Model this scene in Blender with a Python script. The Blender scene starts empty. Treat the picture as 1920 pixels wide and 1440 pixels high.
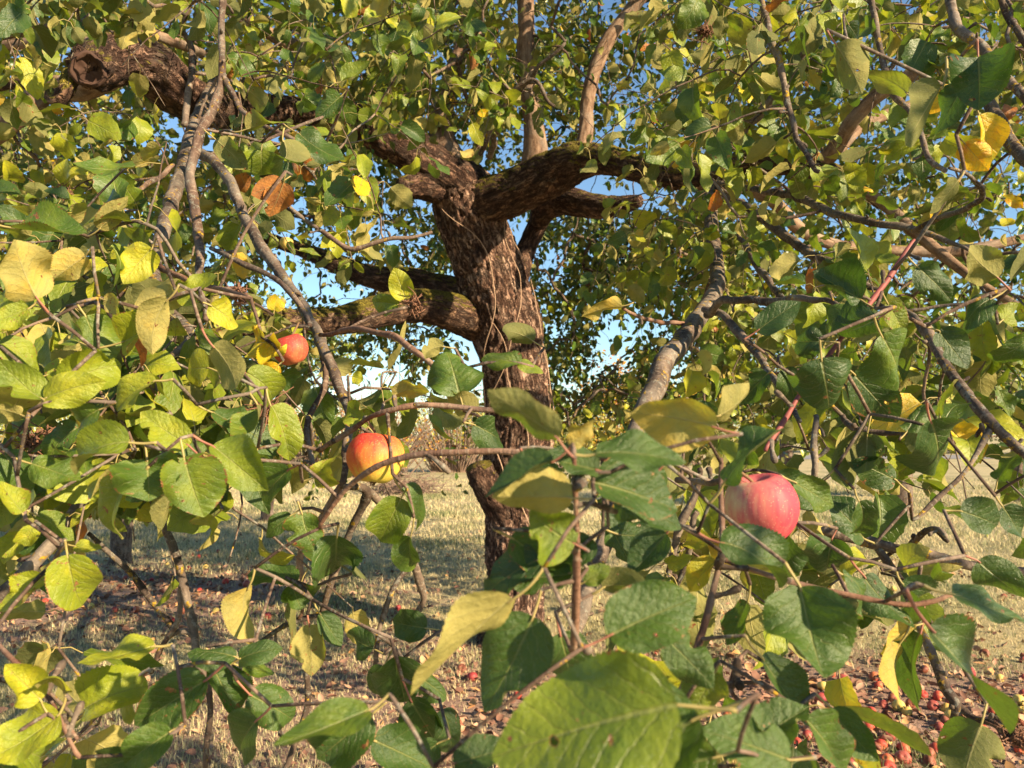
import bpy, math, random
import numpy as np
from mathutils import Vector, Matrix, noise as mnoise

random.seed(7)
rng = np.random.default_rng(11)
S = bpy.context.scene
col = S.collection

# ------------------------------------------------------------------ camera, world, sun, exposure
FPX = 1450.0            # focal length in pixels of the 1920 px wide photograph
HOR = 815.0             # horizon row
CAM_H = 1.5
PITCH = math.atan((HOR - 720) / FPX)
cam_d = bpy.data.cameras.new('camera')
cam_d.sensor_width = 36.0
cam_d.lens = 36.0 * FPX / 1920.0
cam_d.clip_start = 0.02
cam_d.clip_end = 3000
cam_d.dof.use_dof = True
cam_d.dof.focus_distance = 1.35
cam_d.dof.aperture_fstop = 12.0
cam = bpy.data.objects.new('camera', cam_d)
col.objects.link(cam)
cam.location = (0, 0, CAM_H)
cam.rotation_euler = (math.pi / 2 + PITCH, 0, 0)
S.camera = cam

SUN_EL = math.radians(25)
SUN_AZ = math.radians(54)         # to the right of straight behind the camera
sun_vec = Vector((math.sin(SUN_AZ) * math.cos(SUN_EL), -math.cos(SUN_AZ) * math.cos(SUN_EL), math.sin(SUN_EL)))
W = bpy.data.worlds.new('World')
S.world = W
W.use_nodes = True
wn = W.node_tree.nodes
wl = W.node_tree.links
bg = wn['Background']
sky = wn.new('ShaderNodeTexSky')
sky.sky_type = 'NISHITA'
sky.sun_disc = False
sky.sun_elevation = SUN_EL
sky.sun_rotation = math.atan2(sun_vec.x, sun_vec.y)
sky.air_density = 1.0
sky.dust_density = 0.15
sky.ozone_density = 0.45
tn = wn.new('ShaderNodeMix'); tn.data_type = 'RGBA'; tn.blend_type = 'MULTIPLY'; tn.inputs[0].default_value = 1.0
tn.inputs[7].default_value = (0.86, 1.04, 1.14, 1)
wl.new(sky.outputs[0], tn.inputs[6])
wl.new(tn.outputs[2], bg.inputs[0])
bg.inputs[1].default_value = 0.062
sd = bpy.data.lights.new('sun', 'SUN')
sd.energy = 5.0
sd.angle = math.radians(0.5)
sd.color = (1.0, 0.79, 0.50)
so = bpy.data.objects.new('sun', sd)
col.objects.link(so)
so.rotation_euler = sun_vec.to_track_quat('Z', 'Y').to_euler()
so.location = (3, -3, 6)
S.view_settings.view_transform = 'Standard'
S.view_settings.look = 'None'
S.view_settings.gamma = 1
S.view_settings.exposure = 1.55
S.render.resolution_x = 1024
S.render.resolution_y = 768
S.render.engine = 'CYCLES'

# ------------------------------------------------------------------ geometry helpers
cp, sp_ = math.cos(PITCH), math.sin(PITCH)
CAM = np.array([0, 0, CAM_H])
def P(px, py, d):
    """a place in the orchard, from its bearing in the photograph and its distance in metres"""
    x = (px - 960) / FPX * d
    v = (720 - py) / FPX * d
    return np.array([x, d * cp - v * sp_, CAM_H + d * sp_ + v * cp])
def project(p):
    q = np.asarray(p) - CAM
    d = q[..., 1] * cp + q[..., 2] * sp_
    v = -q[..., 1] * sp_ + q[..., 2] * cp
    d2 = np.where(np.abs(d) < 1e-3, 1e-3, d)
    return 960 + q[..., 0] / d2 * FPX, 720 - v / d2 * FPX, d

def tag(o, label=None, cat=None, group=None, kind=None):
    if label: o['label'] = label
    if cat: o['category'] = cat
    if group: o['group'] = group
    if kind: o['kind'] = kind
    return o
def empty(name, loc):
    o = bpy.data.objects.new(name, None)
    col.objects.link(o)
    o.empty_display_size = 0.1
    o.location = tuple(float(v) for v in loc)
    o['_w'] = [float(v) for v in loc]
    return o
def worldpos(o): return np.array(list(o['_w']))

def mesh_obj(name, V, F, mats, parent=None, origin=None, attrs=None, mat_idx=None, smooth=True):
    """V (n,3) world coordinates, F (m,4) or (m,3) ints"""
    V = np.asarray(V, dtype=np.float64)
    if origin is None:
        origin = worldpos(parent) if parent is not None else np.zeros(3)
    origin = np.asarray(origin, dtype=float)
    me = bpy.data.meshes.new(name)
    k = F.shape[1]
    me.vertices.add(len(V))
    me.vertices.foreach_set('co', (V - origin).astype(np.float32).ravel())
    me.loops.add(F.size)
    me.loops.foreach_set('vertex_index', F.astype(np.int32).ravel())
    me.polygons.add(len(F))
    me.polygons.foreach_set('loop_start', np.arange(0, F.size, k, dtype=np.int32))
    me.polygons.foreach_set('loop_total', np.full(len(F), k, dtype=np.int32))
    if not isinstance(mats, (list, tuple)): mats = [mats]
    for m in mats: me.materials.append(m)
    if mat_idx is not None: me.polygons.foreach_set('material_index', np.asarray(mat_idx, dtype=np.int32))
    me.update(calc_edges=True)
    if smooth: me.polygons.foreach_set('use_smooth', np.ones(len(F), dtype=bool))
    if attrs:
        for an, av in attrs.items():
            av = np.asarray(av, dtype=np.float32)
            a = me.attributes.new(an, 'FLOAT_VECTOR', 'POINT')
            a.data.foreach_set('vector', av.ravel())
    me.validate()
    o = bpy.data.objects.new(name, me)
    col.objects.link(o)
    if parent is not None:
        o.parent = parent
        o.location = tuple(origin - worldpos(parent))
    else:
        o.location = tuple(origin)
    o['_w'] = [float(v) for v in origin]
    return o

def catmull(pts, sub):
    pts = np.asarray(pts, dtype=float)
    p = np.vstack([2 * pts[0] - pts[1], pts, 2 * pts[-1] - pts[-2]])
    out = []
    for i in range(1, len(p) - 2):
        p0, p1, p2, p3 = p[i - 1], p[i], p[i + 1], p[i + 2]
        for s in range(sub):
            t = s / sub
            out.append(0.5 * ((2 * p1) + (-p0 + p2) * t + (2 * p0 - 5 * p1 + 4 * p2 - p3) * t * t + (-p0 + 3 * p1 - 3 * p2 + p3) * t ** 3))
    out.append(p[-2])
    return np.array(out)

def tube_arrays(C, R, sides, disp=None, cap=True):
    """swept tube; returns V,F,battr (bark coordinates that wrap the stem)"""
    C = np.asarray(C, float); R = np.asarray(R, float)
    n = len(C)
    T = np.gradient(C, axis=0)
    T /= np.linalg.norm(T, axis=1)[:, None] + 1e-9
    ref = np.array([0, 0, 1.0]) if abs(T[0][2]) < 0.8 else np.array([0, 1.0, 0])
    U = np.zeros_like(C)
    u = np.cross(ref, T[0]); u /= np.linalg.norm(u)
    for i in range(n):
        u = u - T[i] * np.dot(u, T[i]); u /= np.linalg.norm(u) + 1e-9
        U[i] = u
    Bn = np.cross(T, U)
    ang = np.linspace(0, 2 * np.pi, sides, endpoint=False)
    ca, sa = np.cos(ang), np.sin(ang)
    dirs = U[:, None, :] * ca[None, :, None] + Bn[:, None, :] * sa[None, :, None]
    along = np.concatenate([[0], np.cumsum(np.linalg.norm(np.diff(C, axis=0), axis=1))])
    RR = np.repeat(R[:, None], sides, 1)
    if disp is not None: RR = disp(RR, ang, along)
    V = C[:, None, :] + dirs * RR[:, :, None]
    bat = np.stack([ca[None, :] * R[:, None], sa[None, :] * R[:, None], np.repeat(along[:, None], sides, 1)], -1)
    V = V.reshape(-1, 3); bat = bat.reshape(-1, 3)
    i = np.arange(n - 1)[:, None]; j = np.arange(sides)[None, :]; j2 = (j + 1) % sides
    F = np.stack([i * sides + j, i * sides + j2, (i + 1) * sides + j2, (i + 1) * sides + j], -1).reshape(-1, 4)
    if cap:
        V = np.vstack([V, C[0] - T[0] * R[0] * 0.3, C[-1] + T[-1] * R[-1] * 0.35])
        bat = np.vstack([bat, [0, 0, 0], [0, 0, along[-1]]])
        a, b = len(V) - 2, len(V) - 1
        js = np.arange(0, sides, 2)
        F0 = np.stack([np.full(len(js), a), (js + 2) % sides, (js + 1) % sides, js], -1)
        o = (n - 1) * sides
        F1 = np.stack([np.full(len(js), b), o + js, o + (js + 1) % sides, o + (js + 2) % sides], -1)
        F = np.vstack([F, F0, F1])
    return V, F, bat

class Acc:
    def __init__(s): s.V = []; s.F = []; s.A = {}; s.n = 0; s.M = []
    def add(s, V, F, mi=0, **attrs):
        s.V.append(V); s.F.append(F + s.n); s.n += len(V); s.M.append(np.full(len(F), mi))
        for k, v in attrs.items(): s.A.setdefault(k, []).append(v)
    def build(s, name, mats, parent=None, origin=None, smooth=True):
        return mesh_obj(name, np.vstack(s.V), np.vstack(s.F), mats, parent, origin,
                        {k: np.vstack(v) for k, v in s.A.items()}, np.concatenate(s.M), smooth)

# ------------------------------------------------------------------ materials
def newmat(name):
    m = bpy.data.materials.new(name); m.use_nodes = True
    nt = m.node_tree
    for n in list(nt.nodes): nt.nodes.remove(n)
    return m, nt
class NB:
    def __init__(s, nt): s.nt = nt
    def n(s, t, **kw):
        x = s.nt.nodes.new(t)
        for k, v in kw.items(): setattr(x, k, v)
        return x
    def set(s, x, idx, v):
        if isinstance(v, bpy.types.NodeSocket): s.nt.links.new(v, x.inputs[idx])
        elif v is not None: x.inputs[idx].default_value = v
    def math(s, op, a, b=None, c=None, clamp=False):
        x = s.n('ShaderNodeMath', operation=op); x.use_clamp = clamp
        s.set(x, 0, a)
        if b is not None: s.set(x, 1, b)
        if c is not None: s.set(x, 2, c)
        return x.outputs[0]
    def mix(s, f, a, b, mode='MIX'):
        x = s.n('ShaderNodeMix', data_type='RGBA'); x.blend_type = mode
        s.set(x, 0, f); s.set(x, 6, a); s.set(x, 7, b)
        return x.outputs[2]
    def ramp(s, f, stops, interp='LINEAR'):
        x = s.n('ShaderNodeValToRGB'); cr = x.color_ramp; cr.interpolation = interp
        while len(cr.elements) < len(stops): cr.elements.new(0.5)
        for e, (p, c) in zip(cr.elements, stops):
            e.position = p; e.color = (*c, 1) if len(c) == 3 else c
        s.set(x, 0, f)
        return x.outputs[0]
    def step(s, v, lo, hi):
        x = s.n('ShaderNodeMapRange'); x.interpolation_type = 'SMOOTHSTEP'
        s.set(x, 0, v); x.inputs[1].default_value = lo; x.inputs[2].default_value = hi
        return x.outputs[0]
    def noise(s, vec, scale, detail=3, rough=0.55, out=0):
        x = s.n('ShaderNodeTexNoise'); s.set(x, 'Vector', vec)
        x.inputs['Scale'].default_value = scale; x.inputs['Detail'].default_value = detail; x.inputs['Roughness'].default_value = rough
        return x.outputs[out]
    def attr(s, name):
        return s.n('ShaderNodeAttribute', attribute_name=name).outputs['Vector']
    def sep(s, v):
        x = s.n('ShaderNodeSeparateXYZ'); s.set(x, 0, v); return x.outputs
    def scale(s, v, sc):
        x = s.n('ShaderNodeVectorMath', operation='MULTIPLY'); s.set(x, 0, v); x.inputs[1].default_value = sc
        return x.outputs[0]
    def bump(s, h, strength, dist):
        x = s.n('ShaderNodeBump'); x.inputs['Strength'].default_value = strength; x.inputs['Distance'].default_value = dist
        s.set(x, 'Height', h); return x.outputs[0]
    def principled(s, color, rough=0.6, normal=None, spec=0.5):
        x = s.n('ShaderNodeBsdfPrincipled'); s.set(x, 'Base Color', color); s.set(x, 'Roughness', rough)
        s.set(x, 'Specular IOR Level', spec)
        if normal is not None: s.set(x, 'Normal', normal)
        return x
    def out(s, shader):
        o = s.n('ShaderNodeOutputMaterial'); s.nt.links.new(shader, o.inputs[0])

def leaf_material(name, fine=True):
    m, nt = newmat(name); b = NB(nt)
    luv = b.attr('luv'); tint = b.attr('tint')
    x, y, e = b.sep(luv); hue, rnd, dmg = b.sep(tint)
    ax = b.math('ABSOLUTE', x)
    obj = b.n('ShaderNodeNewGeometry')
    back = obj.outputs['Backfacing']
    # leaf-space coordinates offset by the leaf's own random number, so every leaf carries its own pattern
    cx = b.n('ShaderNodeCombineXYZ'); b.set(cx, 0, x); b.set(cx, 1, y); b.set(cx, 2, b.math('MULTIPLY', rnd, 37.0))
    lc = cx.outputs[0]
    n1 = b.noise(lc, 3.2, 3)
    hue2 = b.math('ADD', hue, b.math('MULTIPLY', b.math('SUBTRACT', n1, 0.5), 0.34), clamp=True)
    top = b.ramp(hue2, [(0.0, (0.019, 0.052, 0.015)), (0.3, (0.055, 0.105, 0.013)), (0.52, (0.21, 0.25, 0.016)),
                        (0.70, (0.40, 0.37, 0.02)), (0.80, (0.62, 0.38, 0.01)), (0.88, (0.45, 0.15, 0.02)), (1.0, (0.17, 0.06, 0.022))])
    und = b.ramp(hue2, [(0.0, (0.085, 0.10, 0.042)), (0.35, (0.16, 0.16, 0.058)), (0.6, (0.34, 0.29, 0.10)),
                        (0.78, (0.52, 0.34, 0.05)), (0.88, (0.45, 0.19, 0.05)), (1.0, (0.24, 0.10, 0.04))])
    base = b.mix(back, top, und)
    transc = b.ramp(hue2, [(0.0, (0.07, 0.15, 0.012)), (0.35, (0.16, 0.27, 0.015)), (0.6, (0.42, 0.46, 0.025)),
                           (0.78, (0.8, 0.5, 0.02)), (0.88, (0.6, 0.2, 0.02)), (1.0, (0.2, 0.06, 0.02))])
    h = None
    if fine:
        # veins: midrib, then side veins that leave it at an angle and curve forward
        mid = b.math('SUBTRACT', 1.0, b.step(b.math('DIVIDE', ax, b.math('SUBTRACT', 1.15, y)), 0.004, 0.022))
        wob = b.math('MULTIPLY', b.math('SUBTRACT', b.noise(lc, 3.2, 3), 0.5), 0.26)
        sv = b.math('ADD', b.math('SUBTRACT', y, b.math('MULTIPLY', b.math('POWER', ax, 0.82), 0.80)), wob)
        sgn = b.math('MULTIPLY', b.math('GREATER_THAN', x, 0.0), 0.37)
        fr = b.math('FRACT', b.math('ADD', b.math('MULTIPLY', sv, b.math('ADD', 6.0, b.math('MULTIPLY', rnd, 2.0))), sgn))
        dist = b.math('ABSOLUTE', b.math('SUBTRACT', fr, 0.5))
        side = b.math('MULTIPLY', b.math('SUBTRACT', 1.0, b.step(dist, 0.008, 0.05)), b.math('SUBTRACT', 1.0, b.step(e, 0.75, 1.0)))
        vo = b.n('ShaderNodeTexVoronoi', feature='DISTANCE_TO_EDGE'); b.set(vo, 'Vector', lc); vo.inputs['Scale'].default_value = 34
        net = b.math('SUBTRACT', 1.0, b.step(vo.outputs[0], 0.0, 0.12))
        vein = b.math('MAXIMUM', mid, b.math('MULTIPLY', side, 0.65))
        vcol_t = b.mix(0.55, top, (0.34, 0.34, 0.12, 1)); vcol_u = b.mix(0.6, und, (0.42, 0.38, 0.18, 1))
        base = b.mix(b.math('MULTIPLY', vein, 0.85), base, b.mix(back, vcol_t, vcol_u))
        base = b.mix(b.math('MULTIPLY', net, 0.13), base, b.mix(back, vcol_t, vcol_u))
        # blotches of brown, chewed or scorched margins, pale specks
        bl = b.noise(lc, 7.0, 4, 0.65)
        thr = b.math('SUBTRACT', 0.80, b.math('MULTIPLY', dmg, 0.17))
        blot = b.math('GREATER_THAN', bl, thr)
        edge = b.math('GREATER_THAN', b.math('ADD', e, b.math('MULTIPLY', b.math('SUBTRACT', b.noise(lc, 9.0, 3), 0.5), 0.35)),
                      b.math('SUBTRACT', 1.10, b.math('MULTIPLY', dmg, 0.13)))
        hn = b.noise(lc, 5.5, 3, 0.55)
        rim = b.math('MULTIPLY', b.math('GREATER_THAN', hn, 0.69), b.math('GREATER_THAN', dmg, 0.35))
        bad = b.math('MAXIMUM', b.math('MAXIMUM', blot, rim), edge)
        badc = b.ramp(b.noise(lc, 15, 3), [(0.3, (0.10, 0.035, 0.02)), (0.5, (0.22, 0.09, 0.035)), (0.7, (0.36, 0.20, 0.08))])
        base = b.mix(bad, base, badc)
        transc = b.mix(bad, transc, (0.2, 0.07, 0.02, 1))
        transc = b.mix(b.math('MULTIPLY', vein, 0.5), transc, (0.05, 0.07, 0.02, 1))
        spk = b.n('ShaderNodeTexVoronoi'); b.set(spk, 'Vector', lc); spk.inputs['Scale'].default_value = 60
        spm = b.math('MULTIPLY', b.math('LESS_THAN', spk.outputs[0], 0.14), b.math('GREATER_THAN', b.noise(lc, 4, 2), 0.5))
        base = b.mix(b.math('MULTIPLY', spm, 0.7), base, (0.42, 0.45, 0.33, 1))
        puck = b.math('MULTIPLY', b.math('SUBTRACT', 0.5, dist), -0.30)
        h = b.math('ADD', b.math('MULTIPLY', vein, -0.5), b.math('ADD', puck, b.math('MULTIPLY', b.noise(lc, 13, 5, 0.65), 1.3)))
        nrm = b.bump(h, 0.65, 0.0024)
    else:
        nrm = None
    rough = b.math('ADD', b.math('MULTIPLY', back, 0.45), 0.36)
    spec = b.math('SUBTRACT', 0.42, b.math('MULTIPLY', back, 0.32))
    p = b.principled(base, rough, nrm, spec)
    t = b.n('ShaderNodeBsdfTranslucent'); b.set(t, 0, transc)
    if nrm is not None: b.set(t, 1, nrm)
    mx = b.n('ShaderNodeMixShader'); mx.inputs[0].default_value = 0.28 if fine else 0.18
    nt.links.new(p.outputs[0], mx.inputs[1]); nt.links.new(t.outputs[0], mx.inputs[2])
    if fine:
        hm = b.n('ShaderNodeMixShader'); tr = b.n('ShaderNodeBsdfTransparent')
        b.set(hm, 0, b.math('MULTIPLY', b.math('GREATER_THAN', hn, 0.715), b.math('GREATER_THAN', dmg, 0.35)))
        nt.links.new(mx.outputs[0], hm.inputs[1]); nt.links.new(tr.outputs[0], hm.inputs[2])
        b.out(hm.outputs[0])
    else: b.out(mx.outputs[0])
    return m
LEAF = leaf_material('apple_leaf')
LEAF_FAR = leaf_material('distant_leaf', fine=False)

def bark_material(name, cols, lichen=0.0, moss=0.0, fiss=0.0, scale=1.0, grey=0.3):
    m, nt = newmat(name); b = NB(nt)
    v = b.attr('bark')
    st = b.scale(v, (1, 1, 0.28))
    n1 = b.noise(st, 38 * scale, 6, 0.65)
    n2 = b.noise(v, 9 * scale, 4)
    c = b.ramp(n1, [(0.36, cols[0]), (0.5, cols[1]), (0.64, cols[2])])
    c = b.mix(b.math('MULTIPLY', b.step(n2, 0.45, 0.65), grey), c, (0.27, 0.245, 0.21, 1))
    fine = b.noise(v, 260 * scale, 3, 0.7)
    c = b.mix(0.35, c, b.ramp(fine, [(0.3, (0.3, 0.3, 0.3)), (0.7, (1.3, 1.3, 1.3))]), 'MULTIPLY')
    h = b.math('ADD', n1, b.math('MULTIPLY', fine, 0.25))
    if fiss > 0:
        vo = b.n('ShaderNodeTexVoronoi', feature='DISTANCE_TO_EDGE')
        wv = b.n('ShaderNodeVectorMath', operation='ADD'); b.set(wv, 0, b.scale(v, (1, 1, 0.22)))
        b.set(wv, 1, b.scale(b.noise(v, 14, 4, out=1), (0.09, 0.09, 0.05)))
        b.set(vo, 'Vector', wv.outputs[0]); vo.inputs['Scale'].default_value = 34
        rn = b.math('ABSOLUTE', b.math('SUBTRACT', b.noise(b.scale(wv.outputs[0], (1, 1, 0.75)), 30, 4, 0.6), 0.5))
        f = b.math('MULTIPLY', b.step(rn, 0.0, 0.07), b.math('ADD', 0.55, b.math('MULTIPLY', b.step(vo.outputs[0], 0.0, 0.10), 0.45)))
        c = b.mix(b.math('MULTIPLY', b.math('SUBTRACT', 1.0, f), fiss), c, (0.035, 0.018, 0.014, 1))
        h = b.math('ADD', h, b.math('MULTIPLY', f, 1.6))
    else:
        # rings and lenticels
        rg = b.noise(b.scale(v, (1, 1, 3.2)), 60, 2)
        h = b.math('ADD', h, b.math('MULTIPLY', rg, 0.6))
        c = b.mix(b.math('MULTIPLY', b.step(rg, 0.58, 0.66), 0.35), c, (0.33, 0.26, 0.2, 1))
    if moss > 0:
        g = b.n('ShaderNodeNewGeometry'); gz = b.sep(g.outputs['True Normal'])[2]
        mm = b.step(b.math('ADD', b.math('MULTIPLY', gz, 0.35), b.noise(v, 7, 5, 0.7)), 0.80 - moss * 0.3, 0.92 - moss * 0.3)
        mc = b.ramp(b.noise(v, 90, 3), [(0.3, (0.06, 0.055, 0.012)), (0.6, (0.20, 0.16, 0.025)), (0.8, (0.34, 0.27, 0.04))])
        c = b.mix(mm, c, mc)
        h = b.math('ADD', h, b.math('MULTIPLY', b.math('MULTIPLY', mm, b.noise(v, 170, 2)), 1.5))
    if lichen > 0:
        ln = b.noise(v, 75, 5, 0.7)
        big = b.step(b.noise(v, 26, 2), 0.50, 0.58)
        lm = b.math('MULTIPLY', b.math('GREATER_THAN', ln, 0.61 - lichen * 0.045), big)
        lcx = b.ramp(b.noise(v, 140, 3), [(0.35, (0.20, 0.12, 0.012)), (0.65, (0.40, 0.25, 0.025))])
        c = b.mix(lm, c, lcx)
        gl = b.math('GREATER_THAN', b.noise(b.scale(v, (1.1, 0.9, 1)), 70, 5, 0.75), 0.58)
        c = b.mix(b.math('MULTIPLY', gl, 0.35), c, (0.30, 0.31, 0.27, 1))
        h = b.math('ADD', h, b.math('MULTIPLY', b.math('MAXIMUM', lm, b.math('MULTIPLY', gl, 0.5)), 0.5))
    p = b.principled(c, 0.88, b.bump(h, 0.9 if fiss else 0.7, 0.012 if fiss else 0.0035), 0.2)
    b.out(p.outputs[0])
    return m
BARK_OLD = bark_material('furrowed_old_bark', [(0.03, 0.015, 0.011), (0.19, 0.105, 0.075), (0.52, 0.35, 0.265)], moss=0.2, fiss=0.92, grey=0.2)
BARK_LIMB_SHADE = bark_material('shade_toned_rugged_limb_bark', [(0.018, 0.010, 0.008), (0.085, 0.045, 0.032), (0.26, 0.155, 0.11)], moss=0.3, fiss=0.95, grey=0.15)  # darker than the trunk's bark, the limbs' shade is put into the colour
BARK_MOSS = bark_material('mossy_old_bark', [(0.025, 0.014, 0.010), (0.11, 0.06, 0.04), (0.28, 0.17, 0.11)], moss=0.8, fiss=0.9, grey=0.15)
BARK_SMOOTH = bark_material('smooth_limb_bark', [(0.09, 0.052, 0.034), (0.18, 0.11, 0.072), (0.28, 0.19, 0.13)], moss=0.1, grey=0.3)
BARK = bark_material('branch_bark', [(0.035, 0.022, 0.018), (0.095, 0.06, 0.046), (0.19, 0.13, 0.10)], lichen=0.25, grey=0.3)
BARK_LICHEN = bark_material('lichen_branch_bark', [(0.03, 0.021, 0.018), (0.085, 0.06, 0.048), (0.18, 0.135, 0.105)], lichen=1.0, grey=0.3)
BARK_TWIG = bark_material('young_twig_bark', [(0.10, 0.045, 0.03), (0.17, 0.09, 0.06), (0.27, 0.17, 0.12)], grey=0.25)
BARK_DARK = bark_material('dark_twig_bark', [(0.035, 0.024, 0.02), (0.08, 0.055, 0.042), (0.16, 0.12, 0.09)], lichen=0.1, grey=0.25)

def simple_mat(name, c, rough=0.7, var=0.3, scale=30, bump=0.0, spec=0.3, coord='Object'):
    m, nt = newmat(name); b = NB(nt)
    tc = b.n('ShaderNodeTexCoord').outputs[coord]
    n = b.noise(tc, scale, 4)
    cc = b.mix(n, tuple(max(0, v * (1 - var)) for v in c) + (1,), tuple(min(1, v * (1 + var)) for v in c) + (1,))
    p = b.principled(cc, rough, b.bump(n, bump, 0.01) if bump else None, spec)
    b.out(p.outputs[0]); return m
PETIOLE = simple_mat('leaf_stalk', (0.30, 0.24, 0.09), 0.55, 0.25, 60)
PETIOLE_RED = simple_mat('reddish_leaf_stalk', (0.27, 0.11, 0.075), 0.5, 0.3, 60)
CUTWOOD = simple_mat('weathered_cut_wood', (0.06, 0.032, 0.024), 0.9, 0.5, 25, 0.6)
DRYCLUMP = simple_mat('withered_blossom', (0.16, 0.08, 0.05), 0.95, 0.5, 120, 0.5)
VINE = simple_mat('dry_vine_stem', (0.40, 0.27, 0.19), 0.85, 0.3, 60)

def apple_material(name, red, mid, yellow, bias, axis):
    m, nt = newmat(name); b = NB(nt)
    tc = b.n('ShaderNodeTexCoord').outputs['Object']
    d = b.n('ShaderNodeVectorMath', operation='DOT_PRODUCT'); b.set(d, 0, tc); d.inputs[1].default_value = tuple(v / 0.035 for v in axis)
    st = b.noise(b.scale(tc, (1, 1, 0.12)), 230, 4, 0.6)
    lo = b.noise(tc, 28, 3)
    f = b.math('ADD', b.math('MULTIPLY', d.outputs['Value'], 0.42),
               b.math('ADD', b.math('MULTIPLY', b.math('SUBTRACT', lo, 0.5), 0.5), b.math('MULTIPLY', b.math('SUBTRACT', st, 0.5), 0.55)))
    f = b.math('ADD', f, bias, clamp=True)
    c = b.ramp(f, [(0.15, yellow), (0.42, mid), (0.75, red)])
    vo = b.n('ShaderNodeTexVoronoi'); b.set(vo, 'Vector', tc); vo.inputs['Scale'].default_value = 420
    c = b.mix(b.math('MULTIPLY', b.math('LESS_THAN', vo.outputs[0], 0.16), 0.45), c, (0.75, 0.6, 0.35, 1))
    sc = b.math('MULTIPLY', b.math('GREATER_THAN', b.noise(tc, 75, 4, 0.6), 0.70), 0.7)
    c = b.mix(sc, c, (0.18, 0.08, 0.035, 1))
    p = b.principled(c, b.math('ADD', b.math('MULTIPLY', lo, 0.25), 0.42), b.bump(b.math('ADD', lo, b.math('MULTIPLY', st, 0.2)), 0.35, 0.003), 0.25)
    p.inputs['Subsurface Weight'].default_value = 0.12
    p.inputs['Subsurface Radius'].default_value = (0.01, 0.004, 0.002)
    b.out(p.outputs[0]); return m
AP_PINK = apple_material('pink_red_apple_skin', (0.42, 0.045, 0.07), (0.50, 0.13, 0.12), (0.55, 0.38, 0.20), 0.58, (0.80, 0, -0.15))
AP_ORANGE = apple_material('orange_red_apple_skin', (0.56, 0.045, 0.03), (0.60, 0.20, 0.045), (0.55, 0.43, 0.07), 0.44, (-0.35, -0.1, 0.9))
AP_RED = apple_material('red_apple_skin', (0.24, 0.03, 0.034), (0.33, 0.085, 0.065), (0.42, 0.24, 0.10), 0.62, (0.3, 0, 0.5))
AP_YEL = apple_material('yellow_apple_skin', (0.38, 0.10, 0.035), (0.50, 0.27, 0.06), (0.52, 0.39, 0.11), 0.10, (0.3, 0.2, 0.5))
AP_MIX = apple_material('blushed_apple_skin', (0.38, 0.045, 0.035), (0.48, 0.17, 0.07), (0.52, 0.35, 0.10), 0.72, (-0.3, 0.2, 0.5))
AP_ROT = apple_material('rotting_apple_skin', (0.14, 0.045, 0.03), (0.22, 0.07, 0.04), (0.34, 0.13, 0.07), 0.5, (0.2, 0.1, 0.4))

# ------------------------------------------------------------------ leaf shapes
_t = np.array([0, .03, .08, .15, .25, .35, .45, .55, .65, .75, .85, .93, .97, 1])
_w = np.array([0, .12, .205, .275, .325, .345, .348, .335, .303, .25, .17, .088, .04, 0])
def leaf_template(rows, cols, serr=0.0):
    t = np.linspace(0, 1, rows + 1)
    hw = np.interp(t, _t, _w)
    if rows > 20:      # smooth the table
        hw = np.convolve(np.pad(hw, 2, mode='edge'), [.1, .2, .4, .2, .1], 'valid'); hw[0] = 0; hw[-1] = 0
    u = np.linspace(-1, 1, cols)
    X = np.zeros((rows + 1, cols)); Y = np.zeros((rows + 1, cols)); E = np.zeros((rows + 1, cols))
    for i in range(rows + 1):
        s = 1 + (serr if i % 2 else -serr) * (1 if 0.06 < t[i] < 0.96 else 0)
        edge = np.where(np.abs(u) > 0.99, s, 1)
        X[i] = u * hw[i] * edge; Y[i] = t[i]; E[i] = np.abs(u)
        Y[i] += -0.10 * hw[i] / 0.35 * (np.abs(u) ** 1.5) * (1 - t[i]) * (t[i] < 0.35) * (0.35 - t[i]) / 0.35   # rounded, slightly heart-shaped base
    i = np.arange(rows)[:, None]; j = np.arange(cols - 1)[None, :]
    F = np.stack([i * cols + j, i * cols + j + 1, (i + 1) * cols + j + 1, (i + 1) * cols + j], -1).reshape(-1, 4)
    return X.ravel(), Y.ravel(), E.ravel(), F
T_HI = leaf_template(56, 17, 0.022)
T_MID = leaf_template(12, 7, 0.04)
T_LOW = leaf_template(4, 3)

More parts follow.
